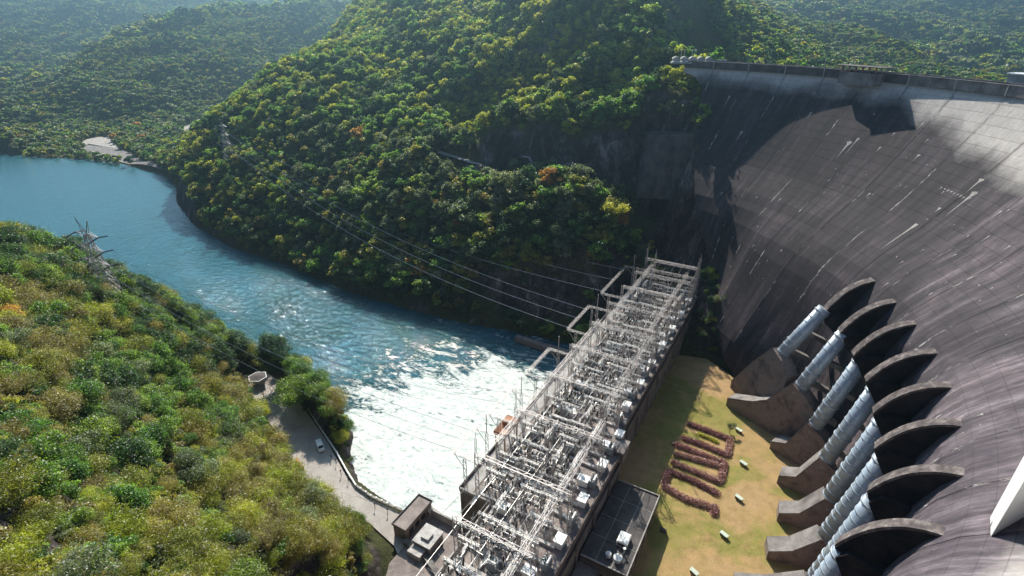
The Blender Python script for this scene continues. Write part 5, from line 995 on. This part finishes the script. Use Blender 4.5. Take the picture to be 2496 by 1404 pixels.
# bank plants by the water
for k, (x, y) in enumerate(((785, 1020), (812, 1052), (838, 1062), (845, 1090), (800, 1005), (850, 1125), (765, 1005))):
    p = Q(x, y, 2.8); p[2] = Hs(p[0], p[1]); lone('agave_clump', 'blue-green spiky clump on the stony bank outside the balustrade', p, crown('foliage', 1.9, 1.8, 500, .3, 6, LM['grey' if k % 3 else 'dark'], 0, asp=.2), None, None, grp='spiky clumps on the bank', cat='plant')
# clipped plum-coloured hedges that write letters on the lawn
def hedge(paths, label):
    h = empty('hedge', tuple(Q(*paths[0][0], 5.02)), label=label, cat='hedge', group='plum hedges on the lawn'); base = world_loc(h)
    for pth in paths:
        P = [Q(x, y, 5.5)[:2] for x, y in pth]; pos = []
        for i in range(len(P) - 1):
            L = np.linalg.norm(P[i + 1] - P[i]); n = int(L * 300); s = rng.random((n, 1)); c = P[i] * (1 - s) + P[i + 1] * s; o_ = rng.normal(size=(n, 3)); o_ /= np.linalg.norm(o_, axis=1)[:, None]; lump = 1 + .04 * np.sin(s[:, 0] * L * 2.1 + i) ; o_[:, 2] = np.abs(o_[:, 2]); pos.append(np.concatenate([c, np.zeros((n, 1))], 1) + o_ * (np.array([1.3, 1.3, 1.5]) * (lump * rng.uniform(.35, 1.15, n))[:, None]) + np.array([0, 0, 5.05]))
        pos = np.concatenate(pos) - base; n = len(pos); nr_ = rng.normal(size=(n, 3)) + np.array([0, 0, .8]); nr_ /= np.linalg.norm(nr_, axis=1)[:, None]
        me = cards('hedge_row', pos, nr_, rng.uniform(.10, .24, n), rng.random(n), LM['plum'], .7); o = bpy.data.objects.new('hedge_row', me); COL.objects.link(o); o.parent = h
def zz(x, y): return (1560 + x / 2.68, 880 + y / 2.68)
hedge([[zz(310, 405), zz(450, 455), zz(590, 510)], [zz(590, 510), zz(575, 610)], [zz(275, 500), zz(400, 540), zz(572, 615)]], 'topmost plum hedge shaped like a squared U')
hedge([[zz(225, 540), zz(380, 600), zz(555, 665)], [zz(555, 665), zz(530, 780)], [zz(235, 605), zz(400, 650), zz(545, 690)], [zz(210, 660), zz(350, 715), zz(525, 790)]], 'middle plum hedge of three joined rows')
hedge([[zz(185, 715), zz(350, 780), zz(510, 865)], [zz(185, 715), zz(160, 810)], [zz(160, 820), zz(300, 900), zz(490, 960)], [zz(490, 950), zz(480, 1000)]], 'lowest plum hedge shaped like a C')
hg = empty('hedge', tuple(Q(*zz(430, 500), 5.02)), label='low yellow-green hedge strip inside the topmost plum hedge', cat='hedge'); P0, P1 = Q(*zz(380, 475), 5.3)[:2], Q(*zz(510, 530), 5.3)[:2]
s = rng.random((1500, 1)); pos = np.concatenate([P0 * (1 - s) + P1 * s, np.full((1500, 1), 5.1)], 1) + rng.normal(size=(1500, 3)) * np.array([.4, .4, .3]) + np.array([0, 0, .35]) - world_loc(hg)
nr_ = rng.normal(size=(1500, 3)); nr_ /= np.linalg.norm(nr_, axis=1)[:, None]; o = bpy.data.objects.new('hedge_row', cards('hedge_row', pos, nr_, rng.uniform(.1, .2, 1500), rng.random(1500), LM['yellow'], .7)); COL.objects.link(o); o.parent = hg
#%%HAZE
hm = bpy.data.materials.new('haze'); hm.use_nodes = True; t = hm.node_tree; t.nodes.remove(t.nodes['Principled BSDF']); v = t.nodes.new('ShaderNodeVolumePrincipled')
v.inputs['Color'].default_value = (.46, .78, 1, 1); v.inputs['Density'].default_value = .00027; v.inputs['Anisotropy'].default_value = .82; t.links.new(v.outputs[0], t.nodes['Material Output'].inputs['Volume'])
zt = float(GZ.max()) + 45
mb = MB(); mb.box((0, 2550, (zt - 10) / 2), (11600, 6000, zt + 10)); hz = mb.build('haze', hm); tag(hz, kind='stuff')
